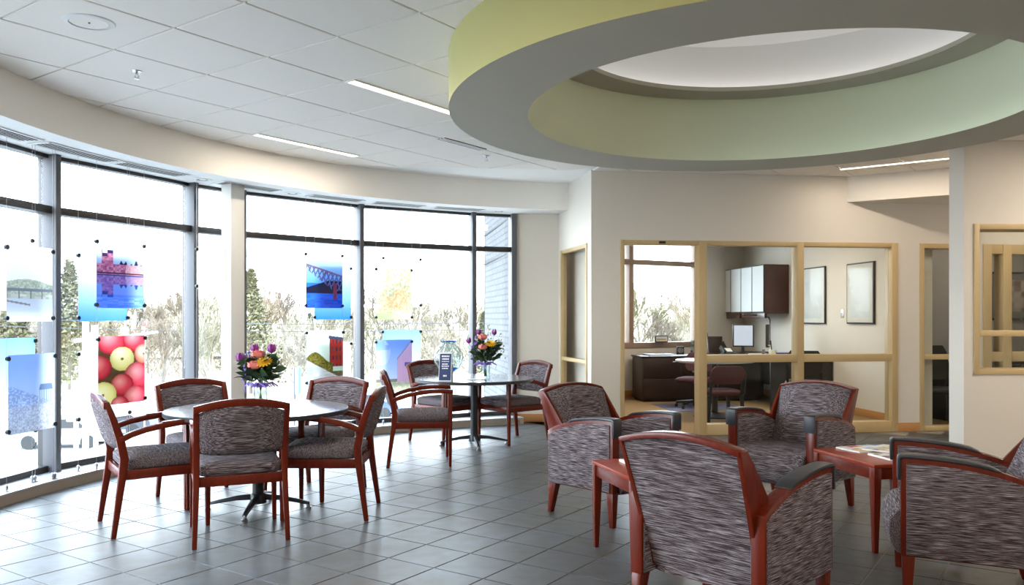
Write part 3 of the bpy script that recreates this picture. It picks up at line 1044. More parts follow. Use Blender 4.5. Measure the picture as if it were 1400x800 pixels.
# ================================================================== armchairs at the tables (facing +y)
def guest_chair(label):
    t = thing('wooden_armchair', label=label, cat='chair', group='wooden armchairs round the two tables')
    W = M['wood']
    for s in (-1, 1):
        x = 0.243*s
        # rear leg and back post in one piece
        MB().bar([(x+0.012*s, -0.300, 0), (x, -0.250, 0.36), (x, -0.240, 0.46), (x, -0.262, 0.58), (x+0.002*s, -0.300, 0.70), (x+0.004*s, -0.338, 0.805)],
                 [0.026, 0.034, 0.036, 0.036, 0.034, 0.030], [0.028, 0.044, 0.048, 0.046, 0.040, 0.034]).build('rear_leg', W, t, bevel=0.004)
        MB().bar([(x+0.004*s, 0.238, 0), (x, 0.238, 0.36), (x, 0.238, 0.645)], [0.024, 0.034, 0.036], [0.024, 0.036, 0.042]).build('front_leg', W, t, bevel=0.004)
        # arm: sweeps up from the back post, flat and thicker over its front half
        top = [(-0.268, 0.592), (-0.20, 0.622), (-0.12, 0.645), (-0.03, 0.660), (-0.0299, 0.667), (0.08, 0.676), (0.18, 0.676), (0.262, 0.670)]
        bot = [(0.262, 0.636), (0.18, 0.640), (0.08, 0.640), (-0.03, 0.626), (-0.12, 0.610), (-0.20, 0.586), (-0.262, 0.556)]
        MB().extx(top+bot, x-0.024, x+0.024).build('arm', W, t, bevel=0.004)
        MB().bb((x-0.012, -0.235, 0.335), (x+0.012, 0.225, 0.392)).build('side_rail', W, t, bevel=0.003)
    MB().bb((-0.226, 0.224, 0.335), (0.226, 0.250, 0.392)).build('front_rail', W, t, bevel=0.003)
    MB().bb((-0.226, -0.258, 0.335), (0.226, -0.234, 0.392)).build('rear_rail', W, t, bevel=0.003)
    # top rail: arched and bowed backwards
    n, rs = 13, []
    for i in range(n):
        u = -1+2*i/(n-1)
        x, bow, zz = 0.262*u, -0.022*(1-u*u), 0.800+0.040*(1-u*u)
        y = -0.336+bow
        rs.append([(x, y-0.016, zz-0.040), (x, y+0.016, zz-0.040), (x, y+0.014, zz+0.002), (x, y-0.018, zz+0.002)])
    MB().rings(rs).build('top_rail', W, t, bevel=0.004)
    # upholstered back: curved panel with an arched foot
    rows, cols = 9, 13
    front, rear = [], []
    for j in range(rows):
        for i in range(cols):
            u = -1+2*i/(cols-1)
            zb = 0.512+0.020*(abs(u)**4)
            zt = 0.764+0.040*(1-u*u)
            v = j/(rows-1)
            z = zb+(zt-zb)*v
            lean = -0.252-(z-0.5)*0.30
            bow = -0.022*(1-u*u)
            ed = (1-abs(u)**8)*(1-abs(2*v-1)**8)
            hw = 0.231
            front.append((hw*u, lean+bow+0.006+0.018*ed, z))
            rear.append((hw*u, lean+bow-0.006-0.018*ed, z))
    vs, fs = front+rear, []
    N = rows*cols
    for j in range(rows-1):
        for i in range(cols-1):
            a = j*cols+i
            fs += [(a, a+1, a+cols+1, a+cols), (N+a, N+a+cols, N+a+cols+1, N+a+1)]
    for i in range(cols-1):
        for r in (0, (rows-1)*cols):
            fs.append((r+i, r+i+1, N+r+i+1, N+r+i))
    for j in range(rows-1):
        for c in (0, cols-1):
            fs.append((j*cols+c, (j+1)*cols+c, N+(j+1)*cols+c, N+j*cols+c))
    MB().add(vs, fs).build('backrest', M['fab_x'], t, smooth=60)
    # seat cushion, domed
    rs = []
    for k_, (ins, z) in enumerate(((0.012, 0.390), (0.0, 0.402), (0.0, 0.445), (0.010, 0.458), (0.035, 0.468), (0.10, 0.476), (0.17, 0.479))):
        ring = []
        hx, hy = 0.236-ins, 0.250-ins
        for q in range(32):
            a = 2*pi*q/32
            e = 0.22 if ins < 0.03 else 0.3
            ring.append((hx*math.copysign(abs(cos(a))**e, cos(a)), 0.012+hy*math.copysign(abs(sin(a))**e, sin(a)), z))
        rs.append(ring)
    MB().rings(rs).build('seat', M['fab_x'], t, smooth=60)
    return t


def chair_at(rl, rr, label, first=[None]):
    """placed by the two rear feet (left and right of the sitter)"""
    a, b = gp(*rl) if not isinstance(rl, Vector) else rl, gp(*rr) if not isinstance(rr, Vector) else rr
    mid = (a+b)/2
    d = (b-a).normalized()                    # the sitter's right
    f = Vector((-d.y, d.x, 0))
    pos = mid+f*0.300
    rz = atan2(f.y, f.x)-pi/2
    if first[0] is None:
        first[0] = guest_chair(label)
        first[0].location = (pos.x, pos.y, 0)
        first[0].rotation_euler[2] = rz
        return first[0]
    return dup(first[0], (pos.x, pos.y, 0), rz, label)


V = Vector
chair_at((263, 752), (396, 738), 'wooden armchair with its back to the camera, before the vase table')
chair_at(V((-2.637, 5.237, 0)), V((-2.334, 4.80, 0)), 'wooden armchair seen from its side, left of the vase table')
chair_at(V((-2.19, 6.28, 0)), V((-2.57, 5.94, 0)), 'wooden armchair behind the near table, beside the apples panel')
chair_at(V((-0.93, 5.22, 0)), V((-0.935, 5.755, 0)), 'wooden armchair at the right side of the near table, facing left')
chair_at(V((-1.116, 6.25, 0)), V((-1.607, 6.45, 0)), 'wooden armchair behind the near table, before the red mill panel')
chair_at(V((-1.14, 7.58, 0)), V((-1.068, 7.04, 0)), 'wooden armchair left of the far table, turned side-on')
chair_at(V((-0.706, 9.04, 0)), V((-1.10, 8.64, 0)), 'wooden armchair behind the far table near the blue card')
chair_at(V((0.38, 8.615, 0)), V((0.064, 8.99, 0)), 'wooden armchair between the far table and the corner wall')


# ================================================================== round tables
def round_table(cx, cy, rz, label, ztop=0.685, r=0.60):
    t = thing('round_table', (cx, cy, 0), rz, label=label, cat='table', group='round pedestal tables')
    MB().lathe([(0.001, ztop-0.030), (r-0.004, ztop-0.030), (r-0.0005, ztop-0.027), (r-0.0005, ztop-0.004), (r-0.004, ztop-0.001), (r-0.004, ztop-0.0)], 64).build('table_edge', M['edge'], t)
    MB().lathe([(0.001, ztop), (r-0.0045, ztop)], 64).build('tabletop', M['laminate'], t)
    MB().tube([(0, 0, 0.06), (0, 0, ztop-0.03)], 0.038, 20).build('column', M['iron'], t)
    MB().lathe([(0.15, ztop-0.034), (0.16, ztop-0.030)], 20).build('mounting_plate', M['iron'], t)
    MB().lathe([(0.001, 0.115), (0.045, 0.112), (0.052, 0.10), (0.055, 0.045), (0.001, 0.04)], 20).build('hub', M['iron'], t)
    for q in range(4):
        a = pi/2*q
        m = Matrix.Rotation(a, 4, 'Z')
        rs = []
        for x, z, hh, ww in ((0.03, 0.088, 0.040, 0.045), (0.14, 0.080, 0.032, 0.040), (0.26, 0.058, 0.024, 0.034), (0.345, 0.040, 0.018, 0.030)):
            rs.append([(x, -ww/2, z-hh/2), (x, ww/2, z-hh/2), (x, ww/2*.7, z+hh/2), (x, -ww/2*.7, z+hh/2)])
        lg = MB().rings(rs, m=m).build('foot', M['iron'], t, bevel=0.004)
        MB().lathe([(0.001, 0), (0.020, 0), (0.022, 0.012), (0.012, 0.018), (0.012, 0.04), (0.001, 0.04)], 12, c=(0.335*cos(a), 0.335*sin(a), 0)).build('glide', M['steel'], lg)
    return t


T1, T2 = V((-1.72, 5.55, 0)), V((-0.385, 8.33, 0))
round_table(T1.x, T1.y, radians(93), 'near round table with a dark pedestal, in front of the white column')
round_table(T2.x, T2.y, radians(100), 'far round table by the corner, with card and flower vase')

# ================================================================== lounge chairs (facing +y)
def lounge_chair(label):
    t = thing('lounge_chair', label=label, cat='armchair', group='upholstered lounge chairs')
    W, FX, FY = M['wood'], M['fab_x'], M['fab_y']

    def arch(y):                               # height of the arm top
        u = (y+0.30)/0.60
        return 0.545+0.117*sin(min(u*1.0, 1)**0.80*pi/2*1.06)
    ys = [-0.30+0.60*i/14 for i in range(15)]
    for s in (-1, 1):
        x = 0.284*s
        prof = [(-0.30, 0.20)]+[(y, arch(y)) for y in ys]+[(0.30, 0.215)]
        arm = MB().extx(prof, x-0.030, x+0.030).build('arm_frame', W, t, bevel=0.004)
        ip = [(-0.288, 0.206)]+[(max(-0.288, min(0.278, y*0.95-0.004)), arch(y)-0.026) for y in ys]+[(0.278, 0.221)]
        MB().extx(ip, x+0.026*s, x+0.038*s).build('outer_panel', FY, arm, bevel=0.004)
        MB().extx(ip, x-0.038*s, x-0.026*s).build('inner_panel', FY, arm, bevel=0.004)
        # black cap over the front two thirds, wrapping down the front edge
        cy_ = [-0.10+0.40*i/10 for i in range(11)]
        outer = [(y, arch(y)+0.014*min(1, (y+0.10)/0.03+0.25)) for y in cy_]
        outer[-1] = (0.300, arch(0.30)+0.013)
        outer += [(0.312, arch(0.3)+0.004), (0.314, arch(0.3)-0.012), (0.314, 0.560)]
        innr = [(0.299, 0.560), (0.299, arch(0.299)-0.003)]+[(y, arch(y)-0.002) for y in cy_[::-1][1:]]
        MB().extx(outer+innr, x-0.037, x+0.037).build('armrest_cap', M['cap'], arm, bevel=0.003)
        MB().bar([(x, 0.272, 0), (x, 0.268, 0.216)], [0.032, 0.050], [0.032, 0.056]).build('front_leg', W, t, bevel=0.004)
        MB().bar([(x, -0.300, 0), (x, -0.262, 0.21)], [0.032, 0.050], [0.034, 0.072]).build('rear_leg', W, t, bevel=0.004)
    # seat: deep cushion rolling over the front
    prof = [(-0.22, 0.205), (0.26, 0.190), (0.318, 0.205), (0.350, 0.250), (0.362, 0.310), (0.352, 0.368), (0.318, 0.412), (0.26, 0.434), (0.16, 0.440), (-0.10, 0.425), (-0.22, 0.418)]
    n, rs = 9, []
    for i in range(n):
        u = -1+2*i/(n-1)
        sc = 1-0.05*abs(u)**6
        rs.append([(0.252*u, 0.05+(y-0.05)*sc, 0.31+(z-0.31)*sc) for y, z in prof])
    MB().rings(rs).build('seat', FX, t, smooth=60)

    # back: reclining shell; outer panel, inner cushion, wooden sides, wooden top trim
    def back_pt(u, v, off):
        """u across -1..1, v up 0..1, off forward of the rear face"""
        z = 0.235+(0.800-0.235)*v + 0.042*(1-u*u)*v
        y = -0.225-0.20*v**1.1
        hw = 0.250+0.022*v
        return (hw*u, y+off+0.012*u*u*0-0.010*(1-u*u)*v, z)

    def sheet(f0, f1, nu=11, nv=9):
        a = [f0(-1+2*i/(nu-1), j/(nv-1)) for j in range(nv) for i in range(nu)]
        b = [f1(-1+2*i/(nu-1), j/(nv-1)) for j in range(nv) for i in range(nu)]
        N = nu*nv
        fs = []
        for j in range(nv-1):
            for i in range(nu-1):
                k = j*nu+i
                fs += [(k, k+1, k+nu+1, k+nu), (N+k, N+k+nu, N+k+nu+1, N+k+1)]
        for i in range(nu-1):
            for r in (0, (nv-1)*nu):
                fs.append((r+i, r+i+1, N+r+i+1, N+r+i))
        for j in range(nv-1):
            for c in (0, nu-1):
                fs.append((j*nu+c, (j+1)*nu+c, N+(j+1)*nu+c, N+j*nu+c))
        return MB().add(a+b, fs)
    sheet(lambda u, v: back_pt(u*0.97, v*0.975, 0.0), lambda u, v: back_pt(u*0.97, v*0.975, 0.035)).build('back_panel', FX, t, smooth=50)

    def cush(u, v):
        bul = (1-abs(u)**5)*(1-abs(2*v-1)**6)
        vv = 0.24+0.735*v
        x, y, z = back_pt(u*0.955, vv, 0.075+0.030*(1-v)+0.045*bul)
        return (x, y, z)
    sheet(lambda u, v: back_pt(u*0.955, 0.24+0.735*v, 0.036), cush).build('back_cushion', FX, t, smooth=60)
    for s in (-1, 1):
        pr = []
        for v in (0, 0.2, 0.4, 0.6, 0.8, 1.0):
            pr.append(back_pt(s, v, -0.004)[1:])
        for v in (1.0, 0.9, 0.75, 0.55, 0.3, 0.1):
            wdt = 0.050 if v == 1.0 else 0.080 if v == 0.9 else 0.12 if v == 0.75 else 0.17
            pr.append(back_pt(s, v, wdt)[1:])
        rs0, rs1 = [], []
        for k_, (y, z) in enumerate(pr):
            v = (z-0.235)/0.565
            hw = 0.250+0.022*v
            rs0.append((s*(hw*0.965), y, z))
            rs1.append((s*(hw*0.965+0.022), y, z))
        MB().rings([rs0, rs1]).build('back_side', W, t, bevel=0.003)
    n, rs = 13, []
    for i in range(n):
        u = -1+2*i/(n-1)
        x, y, z = back_pt(u, 1.0, 0)
        x *= 1.02
        rs.append([(x, y-0.006, z-0.022), (x, y+0.052, z-0.014), (x, y+0.052, z+0.004), (x, y-0.006, z+0.002)])
    MB().rings(rs).build('top_trim', W, t, bevel=0.003)
    return t


def lounge(pos, d, label, first=[None]):
    d = Vector(d).normalized()
    rz = atan2(d.y, d.x)-pi/2
    if first[0] is None:
        first[0] = lounge_chair(label)
        first[0].location = (*pos, 0)
        first[0].rotation_euler[2] = rz
        return first[0]
    return dup(first[0], (*pos, 0), rz, label)


lounge((0.945, 3.53), (0.705, 0.71), 'large lounge chair in front with its patterned back to the camera')
lounge((0.67, 5.44), (0.63, -0.776), 'lounge chair nearest the far round table, seen from its side')
lounge((1.927, 5.65), (-0.72, -0.69), 'lounge chair facing the camera before the glazed office')
lounge((2.165, 3.91), (-0.93, 0.37), 'lounge chair cut by the right picture edge, facing left')


# ================================================================== side tables
def side_table(corner, u, v, size, label, z=0.49):
    """corner at the floor, u and v the directions of its sides"""
    u, v = Vector(u).normalized(), Vector(v).normalized()
    c = Vector(corner)+(u+v)*size/2
    t = thing('side_table', (c.x, c.y, 0), atan2(u.y, u.x), label=label, cat='side table', group='cherry side tables')
    h = size/2
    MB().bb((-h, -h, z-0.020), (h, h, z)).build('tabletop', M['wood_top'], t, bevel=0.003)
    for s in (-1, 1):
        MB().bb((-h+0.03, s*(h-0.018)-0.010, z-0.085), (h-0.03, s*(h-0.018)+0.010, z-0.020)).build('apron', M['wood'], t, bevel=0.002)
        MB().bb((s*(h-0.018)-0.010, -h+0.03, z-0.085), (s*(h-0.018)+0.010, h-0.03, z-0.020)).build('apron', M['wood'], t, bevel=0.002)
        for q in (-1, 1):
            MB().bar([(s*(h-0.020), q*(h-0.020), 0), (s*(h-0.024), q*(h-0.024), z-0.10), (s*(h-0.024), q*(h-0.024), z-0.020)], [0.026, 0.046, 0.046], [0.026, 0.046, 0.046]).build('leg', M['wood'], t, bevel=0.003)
    return t


side_table((0.452, 4.655), (0.27, -0.96), (0.96, 0.27), 0.56, 'small cherry side table half hidden by the front lounge chair')
side_table((1.86, 5.06), (0.22, -0.975), (0.975, 0.22), 0.58, 'small cherry side table with magazines, between two lounge chairs')


def print_mesh(nx, nz, fn, lx, lz, axis='xy', seed=1):
    """a flat sheet with a printed picture: one colour per cell corner"""
    rnd = random.Random(seed)
    vs, cs = [], []
    for j in range(nz+1):
        for i in range(nx+1):
            u, v = i/nx, j/nz
            vs.append((lx*(u-.5), lz*(v-.5), 0) if axis == 'xy' else (lx*(u-.5), 0, lz*(v-.5)))
            cs.append(fn(u, v, rnd))
    fs = [(j*(nx+1)+i, j*(nx+1)+i+1, (j+1)*(nx+1)+i+1, (j+1)*(nx+1)+i) for j in range(nz) for i in range(nx)]
    me = bpy.data.meshes.new('print')
    me.from_pydata(vs, [], fs)
    at_ = me.color_attributes.new('print', 'FLOAT_COLOR', 'POINT')
    for i, c in enumerate(cs):
        at_.data[i].color = (c[0], c[1], c[2], c[3] if len(c) > 3 else 1)
    return me


def print_paper():
    m = mat('printed_paper', rough=0.35)
    t = m.node_tree
    a = t.nodes.new('ShaderNodeAttribute')
    a.attribute_name = 'print'
    t.links.new(a.outputs['Color'], t.nodes['Principled BSDF'].inputs['Base Color'])
    return m


M['print'] = print_paper()


def blotches(cols, n, seed):
    r = random.Random(seed)
    bl = [(r.random(), r.random(), r.uniform(.08, .25), r.choice(cols)) for _ in range(n)]

    def fn(u, v, rnd):
        c = cols[0]
        for x, y, q, k in bl:
            if abs(u-x) < q and abs(v-y) < q*.7:
                c = k
        return c
    return fn


def magazine(loc, rz, lx, ly, th, cols, seed, label):
    t = thing('magazine', loc, rz, label=label, cat='magazine', group='magazines on the side table')
    MB().bb((-lx/2, -ly/2, 0), (lx/2, ly/2, th)).build('pages', M['paper'], t, smooth=0)
    me = print_mesh(14, 18, blotches(cols, 14, seed), lx, ly)
    me.materials.append(M['print'])
    linked('cover', me, t, (0, 0, th+0.0006))
    return t


wh, bl_, lb, rd, ye, bk_, gn = (.75, .75, .74), (.05, .13, .42), (.35, .52, .72), (.5, .05, .06), (.62, .50, .22), (.05, .05, .06), (.2, .3, .2)
zt = 0.4905
magazine((2.16, 5.02, zt), radians(20), 0.26, 0.20, 0.008, [wh, lb, wh, ye, rd], 3, 'pale magazine at the left of the spread on the side table')
magazine((2.36, 5.06, zt), radians(-10), 0.27, 0.21, 0.007, [wh, lb, bl_, wh, gn], 4, 'blue and white magazine in the middle of the side table')
magazine((2.28, 4.96, zt+0.0095), radians(38), 0.26, 0.20, 0.007, [wh, lb, wh, bl_, lb, ye], 8, 'blue patterned magazine lying across two others')
magazine((2.245, 4.75, zt), radians(12), 0.27, 0.20, 0.011, [wh, rd, gn, ye, bk_], 5, 'thick magazine with a pink corner, nearest on the side table')
magazine((0.735, 4.50, zt), radians(-74), 0.27, 0.20, 0.012, [wh, wh, (.6, .62, .66), (.5, .56, .62)], 9, 'white printed booklet on the half hidden side table')

# ================================================================== vases, card and bowl on the tables
def bouquet(cx, cy, z, h, spread, seed, where):
    r = random.Random(seed)
    t = thing('glass_vase', (cx, cy, z), label='clear glass cylinder vase on '+where, cat='vase')
    MB().lathe([(0.001, 0.012), (0.040, 0.012), (0.043, 0.16), (0.047, 0.16), (0.046, 0.0), (0.001, 0.0)], 28).build('glass', M['vase'], t, smooth=50)
    b = thing('flower_bouquet', (cx, cy, z+0.016), label='mixed flower bouquet with purple ribbon on '+where, cat='flowers')
    heads = [('tulip', 'purple', -.85, .62, .1), ('rose', 'pink', -.10, .46, -.7), ('rose', 'pink', -.12, .82, .1), ('tulip', 'purple', .45, .95, .0), ('gerbera', 'yellow', .28, .60, -.7),
             ('tulip', 'purple', -.35, .95, .5), ('blossom_spray', 'cream', .72, .78, .3), ('blossom_spray', 'cream', .15, 1.12, .3), ('blossom_spray', 'lilac', -.45, .70, -.3), ('blossom_spray', 'cream', -.4, .92, .5),
             ('blossom_spray', 'lilac', -.62, .35, .2), ('blossom_spray', 'cream', .85, .45, .2)]
    for kind, colr, ux, uz, uy in heads:
        hx, hy, hz = ux*spread, uy*spread*.7, 0.17+uz*h
        st = MB()
        st.tube([(-ux*0.018, -uy*0.012, 0.002), (ux*0.018, uy*0.012, 0.16), (hx*0.6, hy*0.6, 0.16+(hz-0.16)*.55), (hx, hy, hz)], [0.0025, 0.0025, 0.002, 0.002], 5)
        st.build('stem', M['stem'], b)
        f = MB()
        if kind == 'tulip':
            for q in range(6):
                m = Matrix.Translation((hx, hy, hz)) @ Matrix.Rotation(q*pi/3, 4, 'Z') @ Matrix.Rotation(0.15, 4, 'Y')
                f.rings([[(0.001, -0.003, 0), (0.001, 0.003, 0)], [(0.014, -0.010, 0.012), (0.014, 0.010, 0.012)], [(0.015, -0.009, 0.028), (0.015, 0.009, 0.028)], [(0.006, -0.002, 0.046), (0.006, 0.002, 0.046)]], closed=False, cap=False, m=m)
        elif kind == 'rose':
            for k_ in range(3):
                rr = 0.012+0.008*k_
                for q in range(5):
                    m = Matrix.Translation((hx, hy, hz+0.012-0.004*k_)) @ Matrix.Rotation(q*2*pi/5+k_*.6, 4, 'Z')
                    f.rings([[(rr*.4, -rr*.5, -0.012), (rr*.4, rr*.5, -0.012)], [(rr, -rr*.75, 0.0), (rr, rr*.75, 0.0)], [(rr*.95, -rr*.6, 0.014), (rr*.95, rr*.6, 0.014)], [(rr*1.12, -rr*.25, 0.020), (rr*1.12, rr*.25, 0.020)]], closed=False, cap=False, m=m)
            f.ball((hx, hy, hz+0.008), 0.012, 8)
        elif kind == 'gerbera':
            m0 = Matrix.Translation((hx, hy, hz)) @ Matrix.Rotation(0.55, 4, 'X')
            for k_ in range(3):
                for q in range(14):
                    m = m0 @ Matrix.Rotation(q*2*pi/14+k_*.2, 4, 'Z') @ Matrix.Rotation(-0.25-0.25*k_, 4, 'Y')
                    l = 0.042-0.007*k_
                    f.rings([[(0.006, -0.003, 0), (0.006, 0.003, 0)], [(l*.6, -0.006, 0.001), (l*.6, 0.006, 0.001)], [(l, -0.002, -0.002), (l, 0.002, -0.002)]], closed=False, cap=False, m=m)
            f.ball((hx, hy, hz+0.004), 0.009, 8)
        else:
            for q in range(16):
                a, zz = r.uniform(0, 2*pi), r.uniform(-0.075, 0.045)
                rr = 0.006+0.016*(0.045-zz)/0.12
                f.ball((hx+rr*cos(a), hy+rr*sin(a), hz+zz), r.uniform(0.004, 0.0075), 6)
        cen = V((hx, hy, hz))
        f.v = [cen+(q-cen)*1.45 for q in f.v]
        f.build(kind, M[colr], b, smooth=70, kind='stuff' if kind == 'blossom_spray' else None)
    for q in range(140):
        a = r.uniform(0, 2*pi)
        e = r.uniform(0.15, 1.25)
        z0 = r.uniform(0.16, 0.20+h*0.55)
        L_ = r.uniform(0.06, 0.11)
        m = Matrix.Translation((spread*.55*e*cos(a), spread*.45*e*sin(a), z0)) @ Matrix.Rotation(a, 4, 'Z') @ Matrix.Rotation(-r.uniform(-0.2, 1.0), 4, 'Y') @ Matrix.Rotation(r.uniform(-1.4, 1.4), 4, 'X')
        wv = r.uniform(0.014, 0.030)
        MB().rings([[(-L_*.3, -0.001, 0), (-L_*.3, 0.001, 0)], [(L_*.15, -wv, 0.004), (L_*.15, wv, 0.004)], [(L_*.45, -wv*.8, 0.002), (L_*.45, wv*.8, 0.002)], [(L_*.75, -0.001, -0.008), (L_*.75, 0.001, -0.008)]], closed=False, cap=False, m=m).build('leaf', M['leaf'], b)
    rb = MB()
    rb.lathe([(0.049, 0.118), (0.0505, 0.128), (0.049, 0.140)], 24)
    for q in range(14):
        a = -pi/2+r.uniform(-1.3, 1.3)
        d = V((cos(a), sin(a), 0))
        p0 = d*0.048+V((0, 0, 0.13))
        s = r.choice((1, -1))
        side = V((-d.y, d.x, 0))*s
        l = r.uniform(0.06, 0.11)
        pts = [p0, p0+side*l*.5+d*0.028+V((0, 0, 0.02)), p0+side*l+d*0.018+V((0, 0, -0.01)), p0+side*l*.9+d*0.02+V((0, 0, -0.05))]
        rb.rings([[p+V((0, 0, -0.006)), p+V((0, 0, 0.006))] for p in pts], closed=False, cap=False)
    rb.build('ribbon', M['lilac'], b)


bouquet(T1.x-0.02, T1.y+0.12, 0.686, 0.19, 0.17, 11, 'the near table')
bouquet(T2.x+0.115, T2.y-0.02, 0.686, 0.26, 0.20, 23, 'the far table')

# tent card with lines of white writing
ZT = 0.6855
cp = gp(626, 516.5, ZT)
card = thing('tent_card', (-0.640, 7.93, ZT), radians(-7), label='dark blue tent card with white writing on the far table', cat='sign')
cw, ch = 0.125, 0.275
for s, nm in ((-1, 'front_panel'), (1, 'rear_panel')):
    MB().rings([[(-cw/2, s*0.055-0.0015, 0), (cw/2, s*0.055-0.0015, 0), (cw/2, s*0.055+0.0015, 0), (-cw/2, s*0.055+0.0015, 0)],
                [(-cw/2, s*0.003-0.0015, ch), (cw/2, s*0.003-0.0015, ch), (cw/2, s*0.003+0.0015, ch), (-cw/2, s*0.003+0.0015, ch)]]).build(nm, M['steel'] if s > 0 else M['paper'], card, smooth=0)
tilt = atan2(0.052, ch)
cm_ = Matrix.Translation((0, -0.055, 0)) @ Matrix.Rotation(-tilt, 4, 'X')
MB().bb((-cw/2+0.006, -0.0035, 0.008), (cw/2-0.006, -0.0016, ch-0.008), cm_).build('printed_face', M['navy'], card, smooth=0, label='navy printed face')


M['white_ink'] = mat('white_ink', (0.8, 0.8, 0.8), rough=0.6)
ink = MB()
ri_ = random.Random(6)
# lines of white lettering too small to read in the photograph: word-long strokes
for zz, hh, wd in ((0.242, 0.014, 0.074), (0.215, 0.013, 0.066), (0.191, 0.006, 0.070), (0.166, 0.010, 0.062), (0.146, 0.010, 0.070), (0.124, 0.010, 0.060), (0.052, 0.016, 0.034)):
    x = -wd/2
    while x < wd/2-0.006:
        l = min(ri_.uniform(0.008, 0.022), wd/2-x)
        ink.bb((x, -0.0043, zz-hh/2), (x+l, -0.0034, zz+hh/2), cm_)
        x += l+0.004
ink.build('lettering', M['white_ink'], card, kind='stuff', smooth=0)

# blown glass bowl with a swirled blue foot
bw = thing('blown_glass_jar', (-0.655, 8.42, ZT), label='round clear glass jar with blue swirled foot on the far table', cat='jar')
prof = [(0.040, 0.0), (0.045, 0.012), (0.032, 0.030), (0.060, 0.055), (0.110, 0.095), (0.148, 0.150), (0.158, 0.205), (0.142, 0.260), (0.105, 0.310), (0.074, 0.340), (0.070, 0.352), (0.090, 0.366)]
M['blue_glass'] = thin_glass('blue_glass', (0.30, 0.50, 0.80), 1.6)
M['teal_glass'] = thin_glass('teal_glass', (0.15, 0.55, 0.62), 1.6)
MB().lathe(prof[4:]+[(r_-0.004, z_) for r_, z_ in prof[4:][::-1]], 40).build('bowl', M['vase'], bw, smooth=60)
MB().lathe(prof[2:5]+[(r_-0.004, z_+.002) for r_, z_ in prof[2:5][::-1]], 40).build('swirl', M['blue_glass'], bw, smooth=60)
MB().lathe([(0.001, 0.0)]+prof[:3]+[(0.001, 0.03)], 40).build('foot', M['teal_glass'], bw, smooth=60)
MB().lathe([(0.086, 0.362), (0.092, 0.368), (0.089, 0.372), (0.084, 0.368), (0.086, 0.362)], 40).build('lip', M['blue_glass'], bw, smooth=60)
lf = thing('leaflet', (-0.36, 8.07, ZT), radians(5), label='thin dark leaflet lying before the far vase', cat='leaflet')
MB().bb((-0.09, -0.055, 0), (0.09, 0.055, 0.004)).build('pages', M['edge'], lf, smooth=0)

# wall outlet
ot = thing('wall_outlet', (0.36, 10.197, 0.42), label='ivory outlet plate on the beige corner wall', cat='outlet')
MB().bb((-0.035, -0.006, -0.057), (0.035, 0.0, 0.057)).build('plate', M['cream'], ot, bevel=0.002)
for s in (-1, 1):
    MB().bb((-0.016, -0.009, s*0.022-0.014), (0.016, -0.005, s*0.022+0.014)).build('socket', M['paper'], ot, bevel=0.002)


# ================================================================== printed panels hung before the glazing
INK = 0.62                                   # how dense the translucent ink prints


def panel_material():
    m = bpy.data.materials.new('printed_acrylic')
    m.use_nodes = True
    t = m.node_tree
    t.nodes.clear()
    o = t.nodes.new('ShaderNodeOutputMaterial')
    a = t.nodes.new('ShaderNodeAttribute')
    a.attribute_name = 'print'
    tl = t.nodes.new('ShaderNodeBsdfTranslucent')
    df = t.nodes.new('ShaderNodeBsdfDiffuse')
    tr = t.nodes.new('ShaderNodeBsdfTransparent')
    gl = t.nodes.new('ShaderNodeBsdfGlossy')
    gl.inputs['Roughness'].default_value = 0.02
    fr = fresnel(t)
    m1, m2, m3 = (t.nodes.new('ShaderNodeMixShader') for _ in range(3))
    gm = t.nodes.new('ShaderNodeGamma')
    gm.inputs[1].default_value = 1.35
    dk_ = t.nodes.new('ShaderNodeMix')
    dk_.data_type = 'RGBA'
    dk_.blend_type = 'MULTIPLY'
    dk_.inputs['Factor'].default_value = 1
    dk_.inputs['B'].default_value = (INK, INK, INK, 1)
    t.links.new(a.outputs['Color'], gm.inputs[0])
    t.links.new(gm.outputs[0], dk_.inputs['A'])
    for x in (tl, df):
        t.links.new(dk_.outputs['Result'], x.inputs['Color'])
    t.links.new(gm.outputs[0], tr.inputs['Color'])
    th = t.nodes.new('ShaderNodeMath')
    th.operation = 'POWER'
    th.inputs[1].default_value = 1.8
    t.links.new(a.outputs['Alpha'], th.inputs[0])
    m1.inputs[0].default_value = 0.35
    t.links.new(tl.outputs[0], m1.inputs[1])
    t.links.new(df.outputs[0], m1.inputs[2])
    t.links.new(th.outputs[0], m2.inputs[0])
    t.links.new(m1.outputs[0], m2.inputs[1])
    t.links.new(tr.outputs[0], m2.inputs[2])
    t.links.new(fr.outputs[0], m3.inputs[0])
    t.links.new(m2.outputs[0], m3.inputs[1])
    t.links.new(gl.outputs[0], m3.inputs[2])
    t.links.new(m3.outputs[0], o.inputs[0])
    return m


M['acrylic'] = panel_material()


def mixc(a, b, t):
    t = max(0, min(1, t))
    return tuple(x+(y-x)*t for x, y in zip(a, b))


def hsh(i, j, s=0):
    return (sin(i*127.1+j*311.7+s*74.7)*43758.5453) % 1


# every picture gives (r, g, b, see-through share) for u across and v up
def p_blue(top, bot):
    return lambda u, v, r: (*mixc(bot, top, v), 0.12)


def p_pale(c, a=0.35):
    return lambda u, v, r: (*c, a)


